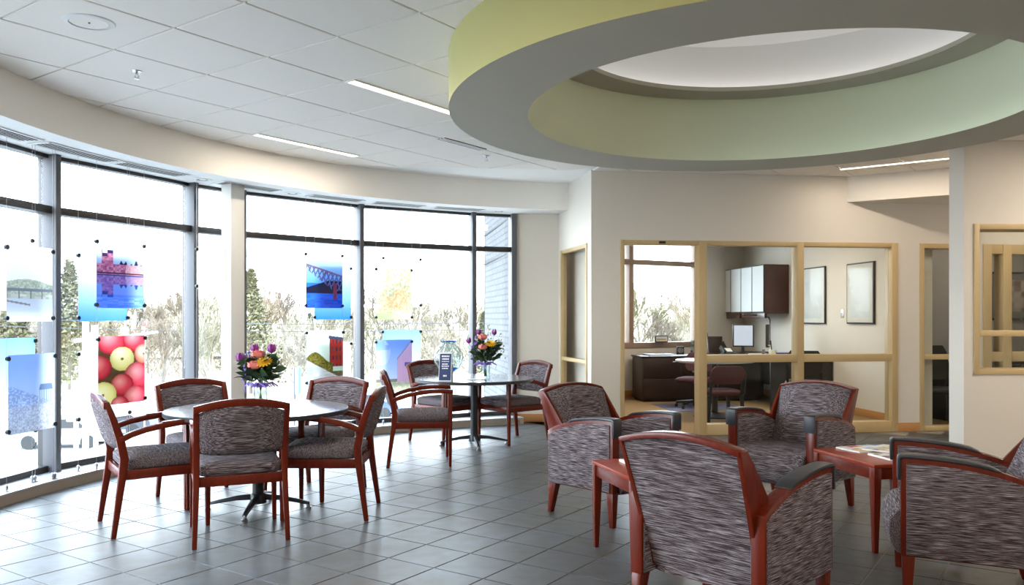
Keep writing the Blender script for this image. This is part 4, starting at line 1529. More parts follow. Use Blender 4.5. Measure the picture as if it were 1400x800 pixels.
def p_town(u, v, r):
    sky = mixc((.50, .62, .90), (.92, .95, 1.0), (v-.6)/.4)
    base = 0.50
    if v >= base:
        q = v
    else:
        q = 2*base-v
    roof = 0.60+0.05*(hsh(int(u*9), 1) > .5)+(0.20 if .10 < u < .34 else 0)
    tree = 0.66+0.06*sin(u*40)*sin(u*17)
    c = sky
    if q < tree and u > .42:
        c = (.05, .05, .12)
    if q < roof:
        c = mixc((.45, .12, .28), (.85, .42, .50), hsh(int(u*24), int(q*40), 2))
        if u > .6:
            c = mixc(c, (1.0, .70, .62), .5)
    if .10 < u < .34 and roof-.05 < q < roof:
        c = (.10, .06, .16)
    if abs(q-.515) < .012:
        c = (.12, .06, .10)
    if v < base:
        c = mixc(mixc(c, (.10, .25, .75), .35), (.12, .33, .85), 1-v/base-.25 if v < .2 else 0)
        if v < .16:
            c = mixc((.45, .60, .95), (.20, .42, .92), hsh(int(u*9), int(v*60)))
    return (*c, 0.08)


def p_river(u, v, r):
    c = mixc((.62, .64, .68), (.86, .87, .90), (v-.4)/.6)
    hill = .50+.06*sin(u*3.0+.3)
    if v < hill:
        c = mixc((.30, .33, .27), (.48, .50, .44), hsh(int(u*30), int(v*50)))
    if v < .36:
        c = mixc((.36, .38, .33), (.55, .55, .52), hsh(int(u*12), int(v*30)))
    if v < .30:
        c = mixc((.62, .64, .72), (.46, .50, .58), v/.30)
    if abs(v-.42) < .018 or (v < .42 and v > .30 and (u*4) % 1 < .10):
        c = (.20, .22, .26)
    if abs(v-.27+.10*u) < .012 and u < .5:
        c = (.25, .25, .26)
    return (*c, .12)


def p_dome(u, v, r):
    c = mixc((.74, .77, .86), (.60, .68, .88), v)
    dx = (u-.80)/.15
    if abs(dx) < 1 and v < .60:
        z = .52+.14*sqrt(max(0, 1-dx*dx))
        if .52 < v < z:
            c = (.26, .33, .46)
        elif .36 < v <= .52 and abs(dx) < .95:
            c = (.62, .66, .74) if int(u*60) % 3 else (.40, .45, .56)
        elif v <= .36:
            c = (.56, .60, .68)
    if v < .62-.28*u and hsh(int(u*40), int(v*60), 3) > .42:
        c = mixc(c, (.42, .45, .56), .7)
    if v < .34:
        c = mixc((.48, .48, .54), (.78, .77, .80), hsh(int(u*45), int(v*70), 5))
    return (*c, .10)


APPLES = [(.28, .93, .30, 0), (.78, .93, .26, 0), (.50, .66, .26, 1), (.02, .55, .26, 0), (.84, .40, .30, 0), (.98, .72, .22, 2), (.50, .28, .24, 0), (.10, .15, .28, 1), (.80, .06, .28, 0), (.45, -.02, .2, 0)]


def p_apples(u, v, r):
    c = (.16, .10, .06)
    for x, y, q, k in APPLES:
        d = hypot(u-x, (v-y)*1.48)
        if d < q:
            t = d/q
            hl = max(0, 1-hypot(u-x+.25*q, (v-y)*1.48-.3*q)/(q*.8))
            a, b = (((.72, .12, .16), (.40, .03, .06)), ((.88, .82, .48), (.62, .58, .22)), ((.80, .40, .30), (.45, .15, .10)))[k]
            c = mixc(mixc(a, b, t**3), (1, .80, .75) if k == 0 else (1, 1, .85), hl*.45)
            if k and d < .03:
                c = (.3, .22, .08)
    return (*c, .06)


def p_bridge(u, v, r):
    c = mixc((.20, .48, .95), (.80, .92, 1.0), (v-.45)/.55)
    if v < .45:
        c = mixc((.03, .14, .55), (.08, .30, .85), hsh(int(u*8), int(v*40))*.6+v)
    hl = .36+.14*min(1, u*1.6)
    if .26 < v < hl:
        c = (.015, .03, .09)
    y0 = .78-.20*u
    if abs(v-y0) < .016 and v > .1:
        c = (.35, .22, .32)
    elif y0-.10-.22*max(0, 1-abs(u-.78)*1.4) < v < y0 and (int(u*26+v*10) % 3 == 0 or int(u*26-v*22) % 3 == 0):
        c = (.22, .22, .42)
    if abs(u-.80) < .055 and .16 < v < .46:
        c = (.40, .09, .16)
    if v > .86:
        return (.95, .97, 1.0, .75)
    return (*c, .06)


def p_foliage(u, v, r):
    h1 = hsh(int(u*26), int(v*32), 7)
    c = mixc((.62, .60, .36), (.95, .93, .80), h1)
    if hypot(u-.28, v-.25) < .20 or hypot(u-.68, v-.38) < .22:
        c = mixc((.80, .55, .30), (.98, .88, .66), hsh(int(u*30), int(v*40), 9))
    if v < .12:
        c = mixc((.60, .66, .40), (.85, .85, .65), u)
    if v < .10 and False:
        c = (1, 1, 1)
    return (*c, .30)


def p_mill(u, v, r):
    c = mixc((.55, .68, .62), (.80, .86, .80), v)
    if u > .62 and .32 < v < .86-.10*(u-.62):
        c = (.42, .06, .05)
        if (u*26) % 2.6 < 1.1 and (v*20) % 3 < 1.5:
            c = (.12, .06, .08)
    if u > .60 and .84 < v+.10*(u-.62) < .90:
        c = (.10, .11, .16)
    if .24 < v < .50+.10*sin(u*7) and u < .72:
        c = mixc((.12, .12, .03), (.34, .28, .08), hsh(int(u*30), int(v*40), 4))
    if v < .36-.38*u+.10:
        c = mixc((.50, .50, .52), (.70, .70, .72), hsh(int(u*6), int(v*40)))
    elif v < .24:
        c = mixc((.14, .12, .06), (.26, .22, .12), hsh(int(u*30), int(v*40)))
    return (*c, .08)


def p_barn(u, v, r):
    c = mixc((.78, .86, 1.0), (.42, .60, .95), (v-.3)/.6)
    if hypot(u-.15, v-.75) < .25 and hsh(int(u*8), int(v*10), 3) > .4:
        c = mixc(c, (.90, .93, 1), .5)
    edge = .52+.36*max(0, (u-.58)/.42)*1.0 if u > .58 else 0
    if u > .58 and v < edge+.10:
        c = (.90, .60, .70)
        if int(u*60) % 3 == 0:
            c = (.86, .54, .66)
        if .80 < u < .98 and .48 < v < .55:
            c = (.16, .16, .42)
    if u > .56 and abs(v-edge-.10) < .018:
        c = (.55, .45, .60)
    if v < .18:
        c = mixc((.60, .58, .40), (.78, .75, .60), hsh(int(u*20), int(v*40)))
    elif v < .24 and u < .58:
        c = (.42, .40, .34)
    return (*c, .08)


R_FRONT, R_BACK = 5.175, 5.235
SKYB = ((.88, .93, 1.0), (.12, .36, .88))
panels = [  # left, right column, top, bottom row at the left edge, layer, picture, what it shows
    (-22, 44, 316, 425, 0, p_pale((.93, .94, .96), .6), 'blank pale panel behind the grey river panel'),
    (9, 72, 333, 440, 1, p_river, 'grey river panel across the wide left mullion'),
    (107, 174, 345, 439, 0, p_blue(*SKYB), 'blue shaded panel behind the evening town panel'),
    (132, 197, 326, 421, 1, p_town, 'evening town panel with lights mirrored in water'),
    (-30, 48, 464, 608, 0, p_blue((.30, .55, .95), (.85, .90, .98)), 'blue sky panel at the left picture edge'),
    (11, 75, 486, 596, 1, p_dome, 'winter panel of a domed hall behind bare trees'),
    (107, 177, 480, 578, 0, p_pale((.90, .86, .76), .25), 'blank cream panel behind the apples panel'),
    (134, 198, 460, 556, 1, p_apples, 'apples panel, red and yellow fruit'),
    (269, 330, 337, 395, 0, p_pale((.96, .96, .78), .5), 'pale yellow panel partly behind the white column'),
    (430, 480, 362, 437, 0, p_blue((.75, .87, 1.0), (.06, .30, .90)), 'bright blue panel behind the bridge panel'),
    (418, 468, 344, 421, 1, p_bridge, 'blue panel of a steel arch bridge over water'),
    (431, 480, 468, 545, 0, p_pale((.88, .86, .80), .3), 'blank pale panel behind the red mill panel'),
    (419, 469, 452, 527, 1, p_mill, 'panel of a red brick mill by a river'),
    (524, 575, 350, 420, 0, p_pale((.95, .95, .93), .75), 'nearly clear panel behind the foliage panel'),
    (514, 563, 365, 437, 1, p_foliage, 'pale autumn foliage panel'),
    (523, 575, 451, 527, 0, p_blue((.42, .62, .98), (.85, .90, 1.0)), 'light blue panel behind the pink barn panel'),
    (514, 563, 465, 536, 1, p_barn, 'pink barn panel under a blue sky'),
]
used_cables = []
for k_, (xa, xb, yt, yb, layer, fn, what) in enumerate(panels):
    R_ = R_FRONT if layer else R_BACK
    a, b = ray_circle(xa, C, R_), ray_circle(xb, C, R_)
    zt_, zb_ = EYE-(yt-YH)/F*a.y, EYE-(yb-YH)/F*a.y
    mid = (a+b)/2
    L_ = (b-a).length
    u = (b-a)/L_
    t = thing('hanging_print_panel', (mid.x, mid.y, (zt_+zb_)/2), atan2(u.y, u.x), label='hanging acrylic print, '+what, cat='print', group='acrylic prints hung along the windows')
    big = fn.__name__ not in ('<lambda>',)
    me = print_mesh(76 if big else 3, 104 if big else 8, fn, L_, zt_-zb_, 'xz')
    me.materials.append(M['acrylic'])
    linked('print_sheet', me, t)
    inn = 1 if V((-u.y, u.x)).dot(C-mid) > 0 else -1
    for s in (-1, 1):
        for z in (0.5*(zt_-zb_)-0.025, -0.5*(zt_-zb_)+0.025):
            MB().tube([(s*(L_/2), -0.010, z), (s*(L_/2), 0.010, z)], 0.016, 12).build('standoff_clip', M['iron'], t)
    for s, pt in (('left', a), ('right', b)):
        if any((pt-q).length < 0.02 for q in used_cables) or (pt.y < 5.0):
            continue
        used_cables.append(pt.copy())
        c_ = thing('display_cable', (pt.x, pt.y, 0.083), label='steel cable, %s edge of the %s' % (s, what), cat='cable', group='steel cables of the hanging prints')
        MB().tube([(0, 0, 0.02), (0, 0, Z_SOFFIT-0.085)], 0.0014, 5).build('wire', M['steel'], c_)
        MB().lathe([(0.001, 0), (0.022, 0), (0.022, 0.004), (0.009, 0.006), (0.009, 0.012), (0.012, 0.016), (0.012, 0.038), (0.006, 0.046), (0.001, 0.048)], 14).build('floor_fitting', M['steel'], c_)

# ================================================================== inside the glazed office
WA = W_ANG
cz = at(878, 548, 12.55)
cr = thing('credenza', (cz.x, 12.55, 0), WA, label='dark two drawer credenza below the office window', cat='cabinet')
cl, cd, chh = 1.9, 0.60, 0.705
MB().bb((0.012, 0.012, 0.04), (cl, cd, chh-0.03)).build('body', M['espresso'], cr, bevel=0.003)
MB().bb((0.04, 0.04, 0.0), (cl-0.03, cd-.03, 0.04)).build('plinth', M['black'], cr, smooth=0)
MB().bb((-0.01, -0.01, chh-0.03), (cl, cd, chh)).build('top', M['espresso'], cr, bevel=0.004)
for z0, z1 in ((0.05, 0.355), (0.362, chh-0.035)):
    dr = MB().bb((0.02, -0.006, z0), (0.93, 0.012, z1)).build('drawer', M['espresso'], cr, bevel=0.003)
    if z0 > 0.3:
        MB().lathe([(0.001, -0.012), (0.012, -0.012), (0.012, 0)], 14, m=Matrix.Translation((0.17, -0.006, 0.53)) @ Matrix.Rotation(-pi/2, 4, 'X') @ Matrix.Rotation(pi, 4, 'X')).build('lock', M['brass'], dr, label='small brass lock')
MB().bb((0.94, -0.006, 0.05), (1.85, 0.012, chh-0.035)).build('door', M['espresso'], cr, bevel=0.003)


def on_cr(x, y):
    p = V((x, y, 0))
    m = Matrix.Translation((cz.x, 12.55, 0)) @ Matrix.Rotation(WA, 4, 'Z')
    q = m @ p
    return (q.x, q.y, chh+0.001)


fd = thing('folder', on_cr(0.34, 0.26), WA+.1, label='dark blue folder lying on the credenza', cat='folder')
MB().bb((-0.22, -0.14, 0), (0.22, 0.14, 0.022)).build('cover', M['navy'], fd, bevel=0.004)
MB().bb((-0.20, -0.13, 0.004), (0.21, -0.142, 0.018)).build('pages', M['paper'], fd, smooth=0)
for i, (x, y, r) in enumerate(((0.62, 0.14, .3), (0.78, 0.22, -.2), (0.95, 0.15, .1))):
    pp = thing('paper_sheet', on_cr(x, y), WA+r, label=('paper sheet beside the blue folder', 'paper sheet between folder and clock', 'paper sheet in front of the drinking glass')[i], cat='paper', group='papers on the credenza')
    MB().bb((-0.11, -0.09, 0), (0.11, 0.09, 0.006)).build('sheet', M['paper'], pp, smooth=0)
ck = thing('desk_clock', on_cr(0.74, 0.40), WA, label='small black and white clock on the credenza', cat='clock')
MB().bb((-0.06, -0.02, 0), (0.06, 0.02, 0.13)).build('case', M['black'], ck, bevel=0.006)
MB().lathe([(0.001, 0.0), (0.045, 0.0), (0.045, 0.004)], 20, m=Matrix.Translation((0, -0.020, 0.07)) @ Matrix.Rotation(pi/2, 4, 'X')).build('face', M['paper'], ck)
for i, x in enumerate((0.93, 1.02, 1.10)):
    k_ = thing('desk_ornament', on_cr(x, 0.42), WA, label=('small dark ornament right of the clock', 'middle small ornament on the credenza', 'small ornament beside the drinking glass')[i], cat='ornament', group='ornaments on the credenza')
    MB().lathe([(0.001, 0), (0.030, 0), (0.036, 0.02), (0.018, 0.045), (0.026, 0.065), (0.001, 0.08)], 12).build('figure', M['iron' if i != 1 else 'steel'], k_)
gl_ = thing('drinking_glass', on_cr(0.86, 0.16), 0, label='clear drinking glass on the credenza by the door post', cat='glass')
MB().lathe([(0.001, 0.006), (0.034, 0.008), (0.042, 0.24), (0.045, 0.24), (0.037, 0), (0.001, 0)], 20).build('glass', M['vase'], gl_)

# picture on the window sill
pw = at(904, 463, 13.42)
sf = thing('sill_picture', (pw.x, pw.y, 0.891), atan2(back_u.y, back_u.x), label='small black framed landscape on the office window sill', cat='picture')
MB().bb((-0.135, -0.01, 0), (0.135, 0.01, 0.115)).build('frame', M['black'], sf, bevel=0.003)
MB().bb((-0.118, -0.0115, 0.017), (0.118, -0.0095, 0.098)).build('mount', M['paper'], sf, smooth=0)


def p_land(u, v, r):
    if v > .62:
        return (.70, .72, .74)
    return mixc((.40, .30, .10), (.62, .48, .22), hsh(int(u*16), int(v*8)))


me = print_mesh(16, 8, p_land, 0.20, 0.05, 'xz')
me.materials.append(M['print'])
linked('landscape', me, sf, (0, -0.0125, 0.056))

# overhead cabinet on the right office wall: local x runs along the wall away from the lounge, +y comes out of the wall
oh0 = RW0+rwu*2.62
oh = thing('overhead_cabinet', (oh0.x, oh0.y, 0), atan2(rwu.y, rwu.x), label='dark overhead cabinet with four mirrored doors', cat='cabinet')
OL, OD, OZ0, OZ1 = 1.75, 0.42, 1.36, 2.13
MB().bb((0, 0.003, OZ0), (OL, OD-0.02, OZ1)).build('body', M['darkred'], oh, bevel=0.003)
for q in range(4):
    d_ = MB().bb((0.004+q*OL/4, OD-0.02, OZ0+0.02), ((q+1)*OL/4-0.004, OD, OZ1-0.004)).build('door', M['black'], oh, bevel=0.002)
    MB().bb((0.016+q*OL/4, OD-0.001, OZ0+0.032), ((q+1)*OL/4-0.016, OD+0.002, OZ1-0.016)).build('mirror_panel', M['mirror'], d_, smooth=0)
MB().bb((0.02, OD-0.06, OZ0-0.075), (OL*0.52, OD-0.02, OZ0)).build('valance', M['darkred'], oh, bevel=0.002)
MB().bb((OL*0.56, OD-0.06, OZ0-0.075), (OL-0.02, OD-0.02, OZ0)).build('valance', M['darkred'], oh, bevel=0.002)

# desk along the right wall, its dark end panel towards the lounge
dk0 = RW0+rwu*1.25
dk = thing('office_desk', (dk0.x, dk0.y, 0), atan2(rwu.y, rwu.x), label='long black desk along the right office wall', cat='desk')
DL, DD = 2.3, 0.95
MB().bb((0, 0.005, 0.700), (DL, DD, 0.735)).build('desktop', M['espresso'], dk, bevel=0.004)
MB().bb((0.02, 0.02, 0), (0.05, DD-.02, 0.70)).build('end_panel', M['black'], dk, bevel=0.003)
MB().bb((DL-.05, 0.02, 0), (DL-.02, DD-.02, 0.70)).build('end_panel', M['black'], dk, bevel=0.003)
MB().bb((0.05, 0.05, 0.20), (DL-.05, 0.07, 0.70)).build('modesty_panel', M['black'], dk, smooth=0)


def on_dk(x, y, z=0.736):
    q = (Matrix.Translation((dk0.x, dk0.y, 0)) @ Matrix.Rotation(atan2(rwu.y, rwu.x), 4, 'Z')) @ V((x, y, 0))
    return V((q.x, q.y, z))


def monitor(loc, rz, w_, h_, label, lit):
    t = thing('computer_monitor', loc, rz, label=label, cat='monitor', group='monitors on the office desk')
    MB().bb((-w_/2, -0.02, 0.12), (w_/2, 0.025, 0.12+h_)).build('case', M['black'], t, bevel=0.005)
    MB().bb((-w_/2+.018, -0.0225, 0.14), (w_/2-.018, -0.0195, 0.12+h_-.018)).build('screen', M['screen'] if lit else M['black'], t, smooth=0)
    MB().bar([(0, 0.03, 0), (0, 0.045, 0.10), (0, 0.035, 0.22)], [0.06, 0.045, 0.06], [0.03, 0.025, 0.02]).build('neck', M['black'], t, bevel=0.003)
    MB().lathe([(0.001, 0), (0.10, 0), (0.10, 0.008), (0.03, 0.016), (0.001, 0.016)], 24).build('base', M['black'], t)


pm = at(1016, 486, 12.35)
monitor(V((pm.x, pm.y, 0.736)), radians(-8), 0.31, 0.34, 'monitor with a lit pale screen facing the lounge', True)
pm = at(1050, 486, 12.2)
monitor(V((pm.x, pm.y, 0.736)), radians(-112), 0.36, 0.34, 'dark monitor seen from its edge below the overhead cabinet', False)
po = at(985, 486, 12.5)
og = thing('desk_organizer', (po.x-0.08, po.y, 0.736), radians(10), label='dark sloping desk organizer left of the lit monitor', cat='organizer')
MB().rings([[(-0.17, -0.16, 0), (-0.15, -0.16, 0), (-0.15, 0.14, 0), (-0.17, 0.14, 0)], [(-0.15, -0.02, 0.33), (-0.13, -0.02, 0.33), (-0.13, 0.14, 0.33), (-0.15, 0.14, 0.33)]]).build('side_panel', M['espresso'], og, bevel=0.003)
MB().bb((-0.15, 0.12, 0), (0.17, 0.14, 0.27)).build('back_panel', M['espresso'], og, smooth=0)
MB().bb((-0.15, -0.10, 0.0), (0.17, 0.12, 0.02)).build('shelf', M['espresso'], og, smooth=0)
MB().rings([[(0.15, -0.16, 0), (0.17, -0.16, 0), (0.17, 0.14, 0), (0.15, 0.14, 0)], [(0.15, 0.06, 0.20), (0.17, 0.06, 0.20), (0.17, 0.14, 0.20), (0.15, 0.14, 0.20)]]).build('side_panel', M['espresso'], og, bevel=0.003)
ph = thing('desk_phone', (po.x+0.03, po.y-0.28, 0.736), radians(8), label='dark desk telephone with a pale display before the organizer', cat='telephone')
MB().rings([[(-0.10, -0.10, 0), (0.10, -0.10, 0), (0.10, 0.09, 0), (-0.10, 0.09, 0)], [(-0.10, -0.10, 0.02), (0.10, -0.10, 0.02), (0.10, 0.09, 0.11), (-0.10, 0.09, 0.11)]]).build('body', M['black'], ph, bevel=0.004)
MB().tube([(-0.07, -0.08, 0.045), (-0.07, 0.0, 0.085), (-0.07, 0.08, 0.125)], [0.02, 0.013, 0.02], 8).build('handset', M['black'], ph)
mm_ = Matrix.Translation((0.03, 0.0, 0.0685)) @ Matrix.Rotation(atan2(0.09, 0.19), 4, 'X')
MB().bb((-0.045, -0.03, 0), (0.045, 0.075, 0.002), mm_).build('display', M['paper'], ph, smooth=0)
kb = thing('keyboard', on_dk(0.9, 0.72), atan2(rwu.y, rwu.x)+pi/2, label='black keyboard on the office desk', cat='keyboard')
MB().bb((-0.22, -0.075, 0), (0.22, 0.075, 0.018)).build('case', M['black'], kb, bevel=0.004)
for i, (px, h_, r_, m_, lab) in enumerate(((1053, .13, .022, 'paper', 'small white bottle below the dark monitor'), (1058, .09, .03, 'cream', 'pale cup on the desk beside the white bottle'), (1070, .05, .04, 'navy', 'low blue box on the desk by the lamp'), (1044, .10, .022, 'grey', 'grey pen cup behind the dark monitor'))):
    q = at(px, 486, 11.85)
    t = thing(('lotion_bottle', 'cup', 'small_box', 'pen_cup')[i], (q.x, q.y, 0.736), 0, label=lab, cat=('bottle', 'cup', 'box', 'cup')[i])
    if i == 2:
        MB().bb((-0.09, -0.05, 0), (0.09, 0.05, 0.05)).build('carton', M[m_], t, bevel=0.003)
        MB().bb((-0.08, -0.04, 0.05), (0.08, 0.04, 0.056)).build('lid', M['lilac'], t, bevel=0.002)
    else:
        MB().lathe([(0.001, 0), (r_, 0), (r_, h_*.7), (r_*.45 if i == 0 else r_*1.05, h_*.8), (r_*.45 if i == 0 else r_*1.08, h_), (0.001, h_)], 14).build('body', M[m_], t)
        if i == 0:
            MB().tube([(0, 0, h_), (0, 0, h_+.03), (-.03, 0, h_+.03)], 0.005, 6).build('pump', M['paper'], t)
for i, (px, d) in enumerate(((1037, 12.0), (1062, 11.7))):
    q = at(px, 486, d)
    t = thing('document_stack', (q.x, q.y, 0.736), .2*i, label=('stack of papers behind the middle rail, left of the bottle', 'stack of papers at the desk front by the lamp')[i], cat='papers')
    MB().bb((-0.11, -0.14, 0), (0.11, 0.14, 0.03)).build('sheets', M['paper'], t, smooth=0)
lp = thing('desk_lamp', on_dk(1.62, 0.20), 0, label='thin black swing-arm lamp at the right of the desk', cat='lamp')
MB().lathe([(0.001, 0), (0.08, 0), (0.08, 0.015), (0.001, 0.02)], 20).build('base', M['black'], lp)
MB().tube([(0, 0, 0.015), (0, 0, 0.52), (-0.02, 0, 0.56), (-0.06, 0, 0.575), (-0.24, 0.05, 0.60)], 0.010, 8).build('arm', M['black'], lp)
MB().bb((-0.42, 0.02, 0.59), (-0.20, 0.08, 0.615)).build('head', M['black'], lp, bevel=0.004)


def wall_pic(s0, s1, z0, z1, label, seed):
    w_ = s1-s0
    c_ = RW0+rwu*(s0+s1)/2
    t = thing('framed_picture', (c_.x+WN.x*0-0.0, c_.y, 0), atan2(rwu.y, rwu.x), label=label, cat='picture', group='framed pictures on the office wall')
    MB().bb((-w_/2, 0.002, z0), (w_/2, 0.028, z1)).build('frame', M['black'], t, bevel=0.003)
    MB().bb((-w_/2+.02, 0.027, z0+.02), (w_/2-.02, 0.030, z1-.02)).build('mount', M['paper'], t, smooth=0)
    b0_ = lambda u, v, r: mixc((.62, .64, .66), (.78, .78, .77), hsh(int(u*5), int(v*7), seed)*.6+v*.4)
    me_ = print_mesh(10, 14, b0_, w_-.16, (z1-z0)-.16, 'xz')
    me_.materials.append(M['print'])
    linked('print', me_, t, (0, 0.031, (z0+z1)/2))
    MB().bb((-w_/2+.02, 0.033, z0+.02), (w_/2-.02, 0.035, z1-.02)).build('glass', M['pglass'], t, smooth=0)


def rw_s(px):
    kk = (px-700)/F
    return (kk*RW0.y-RW0.x)/(rwu.x-kk*rwu.y)


def zz_(py, s):
    return EYE-(py-YH)/F*(RW0.y+rwu.y*s)


sa, sb = rw_s(1197), rw_s(1160)
wall_pic(min(sa, sb), max(sa, sb), zz_(443, (sa+sb)/2), zz_(359, (sa+sb)/2), 'tall framed pale print nearest the office corner post', 3)
sa, sb = rw_s(1130), rw_s(1092)
wall_pic(min(sa, sb), max(sa, sb), zz_(443, (sa+sb)/2), zz_(366, (sa+sb)/2), 'tall framed print half hidden by the middle office post', 5)
s_ = rw_s(1152)
c_ = RW0+rwu*s_
sw = thing('light_switch', (c_.x, c_.y, zz_(429, s_)), atan2(rwu.y, rwu.x), label='metal light switch plate between the two tall pictures', cat='switch')
MB().bb((-0.035, 0.002, -0.057), (0.035, 0.008, 0.057)).build('plate', M['steel'], sw, bevel=0.002)
MB().bb((-0.006, 0.007, -0.012), (0.006, 0.018, 0.012)).build('toggle', M['paper'], sw, smooth=0)

# round meeting table and chairs of the office
rt_ = thing('meeting_table', (2.66, 10.75, 0), 0, label='small round pale table just inside the office', cat='table')
MB().lathe([(0.001, 0.715), (0.50, 0.715), (0.505, 0.72), (0.505, 0.738), (0.50, 0.743), (0.001, 0.743)], 48).build('tabletop', mat('pale_tabletop', (0.55, 0.56, 0.58), rough=0.25), rt_)
MB().tube([(0, 0, 0.04), (0, 0, 0.715)], 0.04, 16).build('column', M['iron'], rt_)
MB().lathe([(0.001, 0), (0.28, 0), (0.28, 0.015), (0.06, 0.05), (0.001, 0.06)], 32).build('base', M['iron'], rt_)


def office_chair(loc, rz, label, m, caster=True, zs=0.45, bh=0.42, arms=True):
    t = thing('office_chair', loc, rz, label=label, cat='chair', group='chairs inside the glazed office')
    rs = []
    for ins, z in ((0.02, zs-0.07), (0, zs-0.05), (0, zs-0.02), (0.03, zs)):
        rs.append([((0.24-ins)*math.copysign(abs(cos(a))**.4, cos(a)), (0.24-ins)*math.copysign(abs(sin(a))**.4, sin(a)), z) for a in [2*pi*q/24 for q in range(24)]])
    MB().rings(rs).build('seat', m, t, smooth=60)
    rs = []
    for i in range(7):
        v = i/6
        z = zs+0.08+bh*v
        hw = 0.22*(1-.25*abs(2*v-1)**3)
        y = -0.23-0.07*v
        rs.append([(-hw, y-.02, z), (-hw*.5, y-.045, z), (hw*.5, y-.045, z), (hw, y-.02, z), (hw, y+.015, z), (hw*.5, y-.005, z), (-hw*.5, y-.005, z), (-hw, y+.015, z)])
    MB().rings(rs).build('backrest', m, t, smooth=60)
    for s in (-1, 1) if arms else ():
        MB().tube([(s*.25, -.20, zs-.05), (s*.28, -.18, zs+.20), (s*.28, .14, zs+.21)], 0.016, 8).build('arm', M['black'], t)
    if caster:
        MB().tube([(0, 0, 0.08), (0, 0, zs-.06)], 0.028, 12).build('column', M['black'], t)
        MB().bb((-.03, -.27, zs-.07), (.03, -.10, zs-.05)).build('back_bracket', M['black'], t, smooth=0)
        MB().tube([(0, -.22, zs-.06), (0, -.27, zs+.12)], 0.018, 8).build('back_stem', M['black'], t)
        for q in range(5):
            a = 2*pi*q/5
            l = MB().tube([(0, 0, .10), (.27*cos(a), .27*sin(a), .075)], [.025, .016], 8).build('spoke', M['black'], t)
            MB().tube([(.27*cos(a)-.012, .27*sin(a), .03), (.27*cos(a)+.012, .27*sin(a), .03)], .03, 12).build('caster', M['rubber'], l)
    else:
        for s in (-1, 1):
            for q in (-1, 1):
                MB().bar([(s*.22, q*.22, 0), (s*.21, q*.21, zs-.06)], [.03, .045], [.03, .045]).build('leg', M['black'], t, bevel=.003)
            MB().bar([(s*.20, -.22, zs-.06), (s*.20, -.27, zs+.12)], .03, .02).build('back_post', M['black'], t)


office_chair((2.60, 10.30, 0), radians(8), 'maroon chair behind the lower office glass', M['maroon'], False, 0.40, 0.22)
office_chair((2.62, 11.75, 0), radians(150), 'dark task chair on casters beside the credenza', mat('plum_fabric', (0.07, 0.03, 0.04), rough=0.9), True, 0.44, 0.26)
office_chair((3.80, 10.65, 0), radians(-20), 'black chair against the desk end, right of the middle office post', M['black'], False, 0.48, 0.32, False)
office_chair((5.15, 9.95, 0), radians(170), 'black chair behind the narrow window by the passage', M['black'], False)
mt_ = thing('chair_mat', (2.75, 11.85, 0.0), WA, label='bluish floor mat under the task chair', cat='mat')
MB().bb((-0.6, -0.5, 0.0005), (0.6, 0.5, 0.006)).build('sheet', mat('blue_grey_mat', (0.16, 0.16, 0.24), rough=0.3), mt_, smooth=0)

sd = loc_w(5.3, 1.1)
t = thing('office_desk', (sd.x, sd.y, 0), WA, label='dark low desk inside the small side office', cat='desk')
MB().bb((-0.6, -0.3, 0.70), (0.8, 0.35, 0.735)).build('desktop', M['espresso'], t, bevel=0.004)
for x in (-0.58, 0.75):
    MB().bb((x, -0.28, 0), (x+0.03, 0.33, 0.70)).build('end_panel', M['black'], t, smooth=0)
MB().bb((-0.55, -0.26, 0.1), (0.75, -0.24, 0.70)).build('modesty_panel', M['black'], t, smooth=0)
# picture in the small side office
pc_ = loc_w(6.04, 1.745)
t = thing('framed_picture', (pc_.x, pc_.y, 0), WA, label='black framed picture seen through the right wall window', cat='picture')
MB().bb((-0.02, -0.03, 1.26), (0.72, -0.002, 1.93)).build('frame', M['black'], t, bevel=0.003)
MB().bb((0.01, -0.033, 1.29), (0.69, -0.029, 1.90)).build('mount', M['grey'], t, smooth=0)
me = print_mesh(14, 12, lambda u, v, r: mixc((.20, .14, .14), (.62, .54, .54), hsh(int(u*6), int(v*6), 8)), 0.50, 0.44, 'xz')
me.materials.append(M['print'])
linked('print', me, t, (0.35, -0.034, 1.60))
# coat hanging behind the narrow sidelight
ct_ = at(799, 455, 10.6)
ct = thing('hanging_coat', (ct_.x, ct_.y, 0), 0, label='grey coat hanging behind the narrow sidelight', cat='coat')
rs = []
for z, hw, d in ((1.12, 0.20, .05), (1.15, 0.21, .06), (1.5, 0.15, .06), (1.8, 0.08, .05), (1.86, 0.02, .02)):
    rs.append([(0.20+hw*cos(a)*(1+.06*sin(7*a)), d*sin(a), z) for a in [2*pi*q/28 for q in range(28)]])
MB().rings(rs).build('cloth', M['grey'], ct)
MB().tube([(0.20, 0, 1.85), (0.20, 0, 1.93), (0.20, 0.05, 1.93)], 0.006, 6).build('hook', M['steel'], ct)
MB().bb((0.05, 0.02, 1.90), (0.40, 0.06, 1.95)).build('coat_rail', M['espresso'], ct, smooth=0)

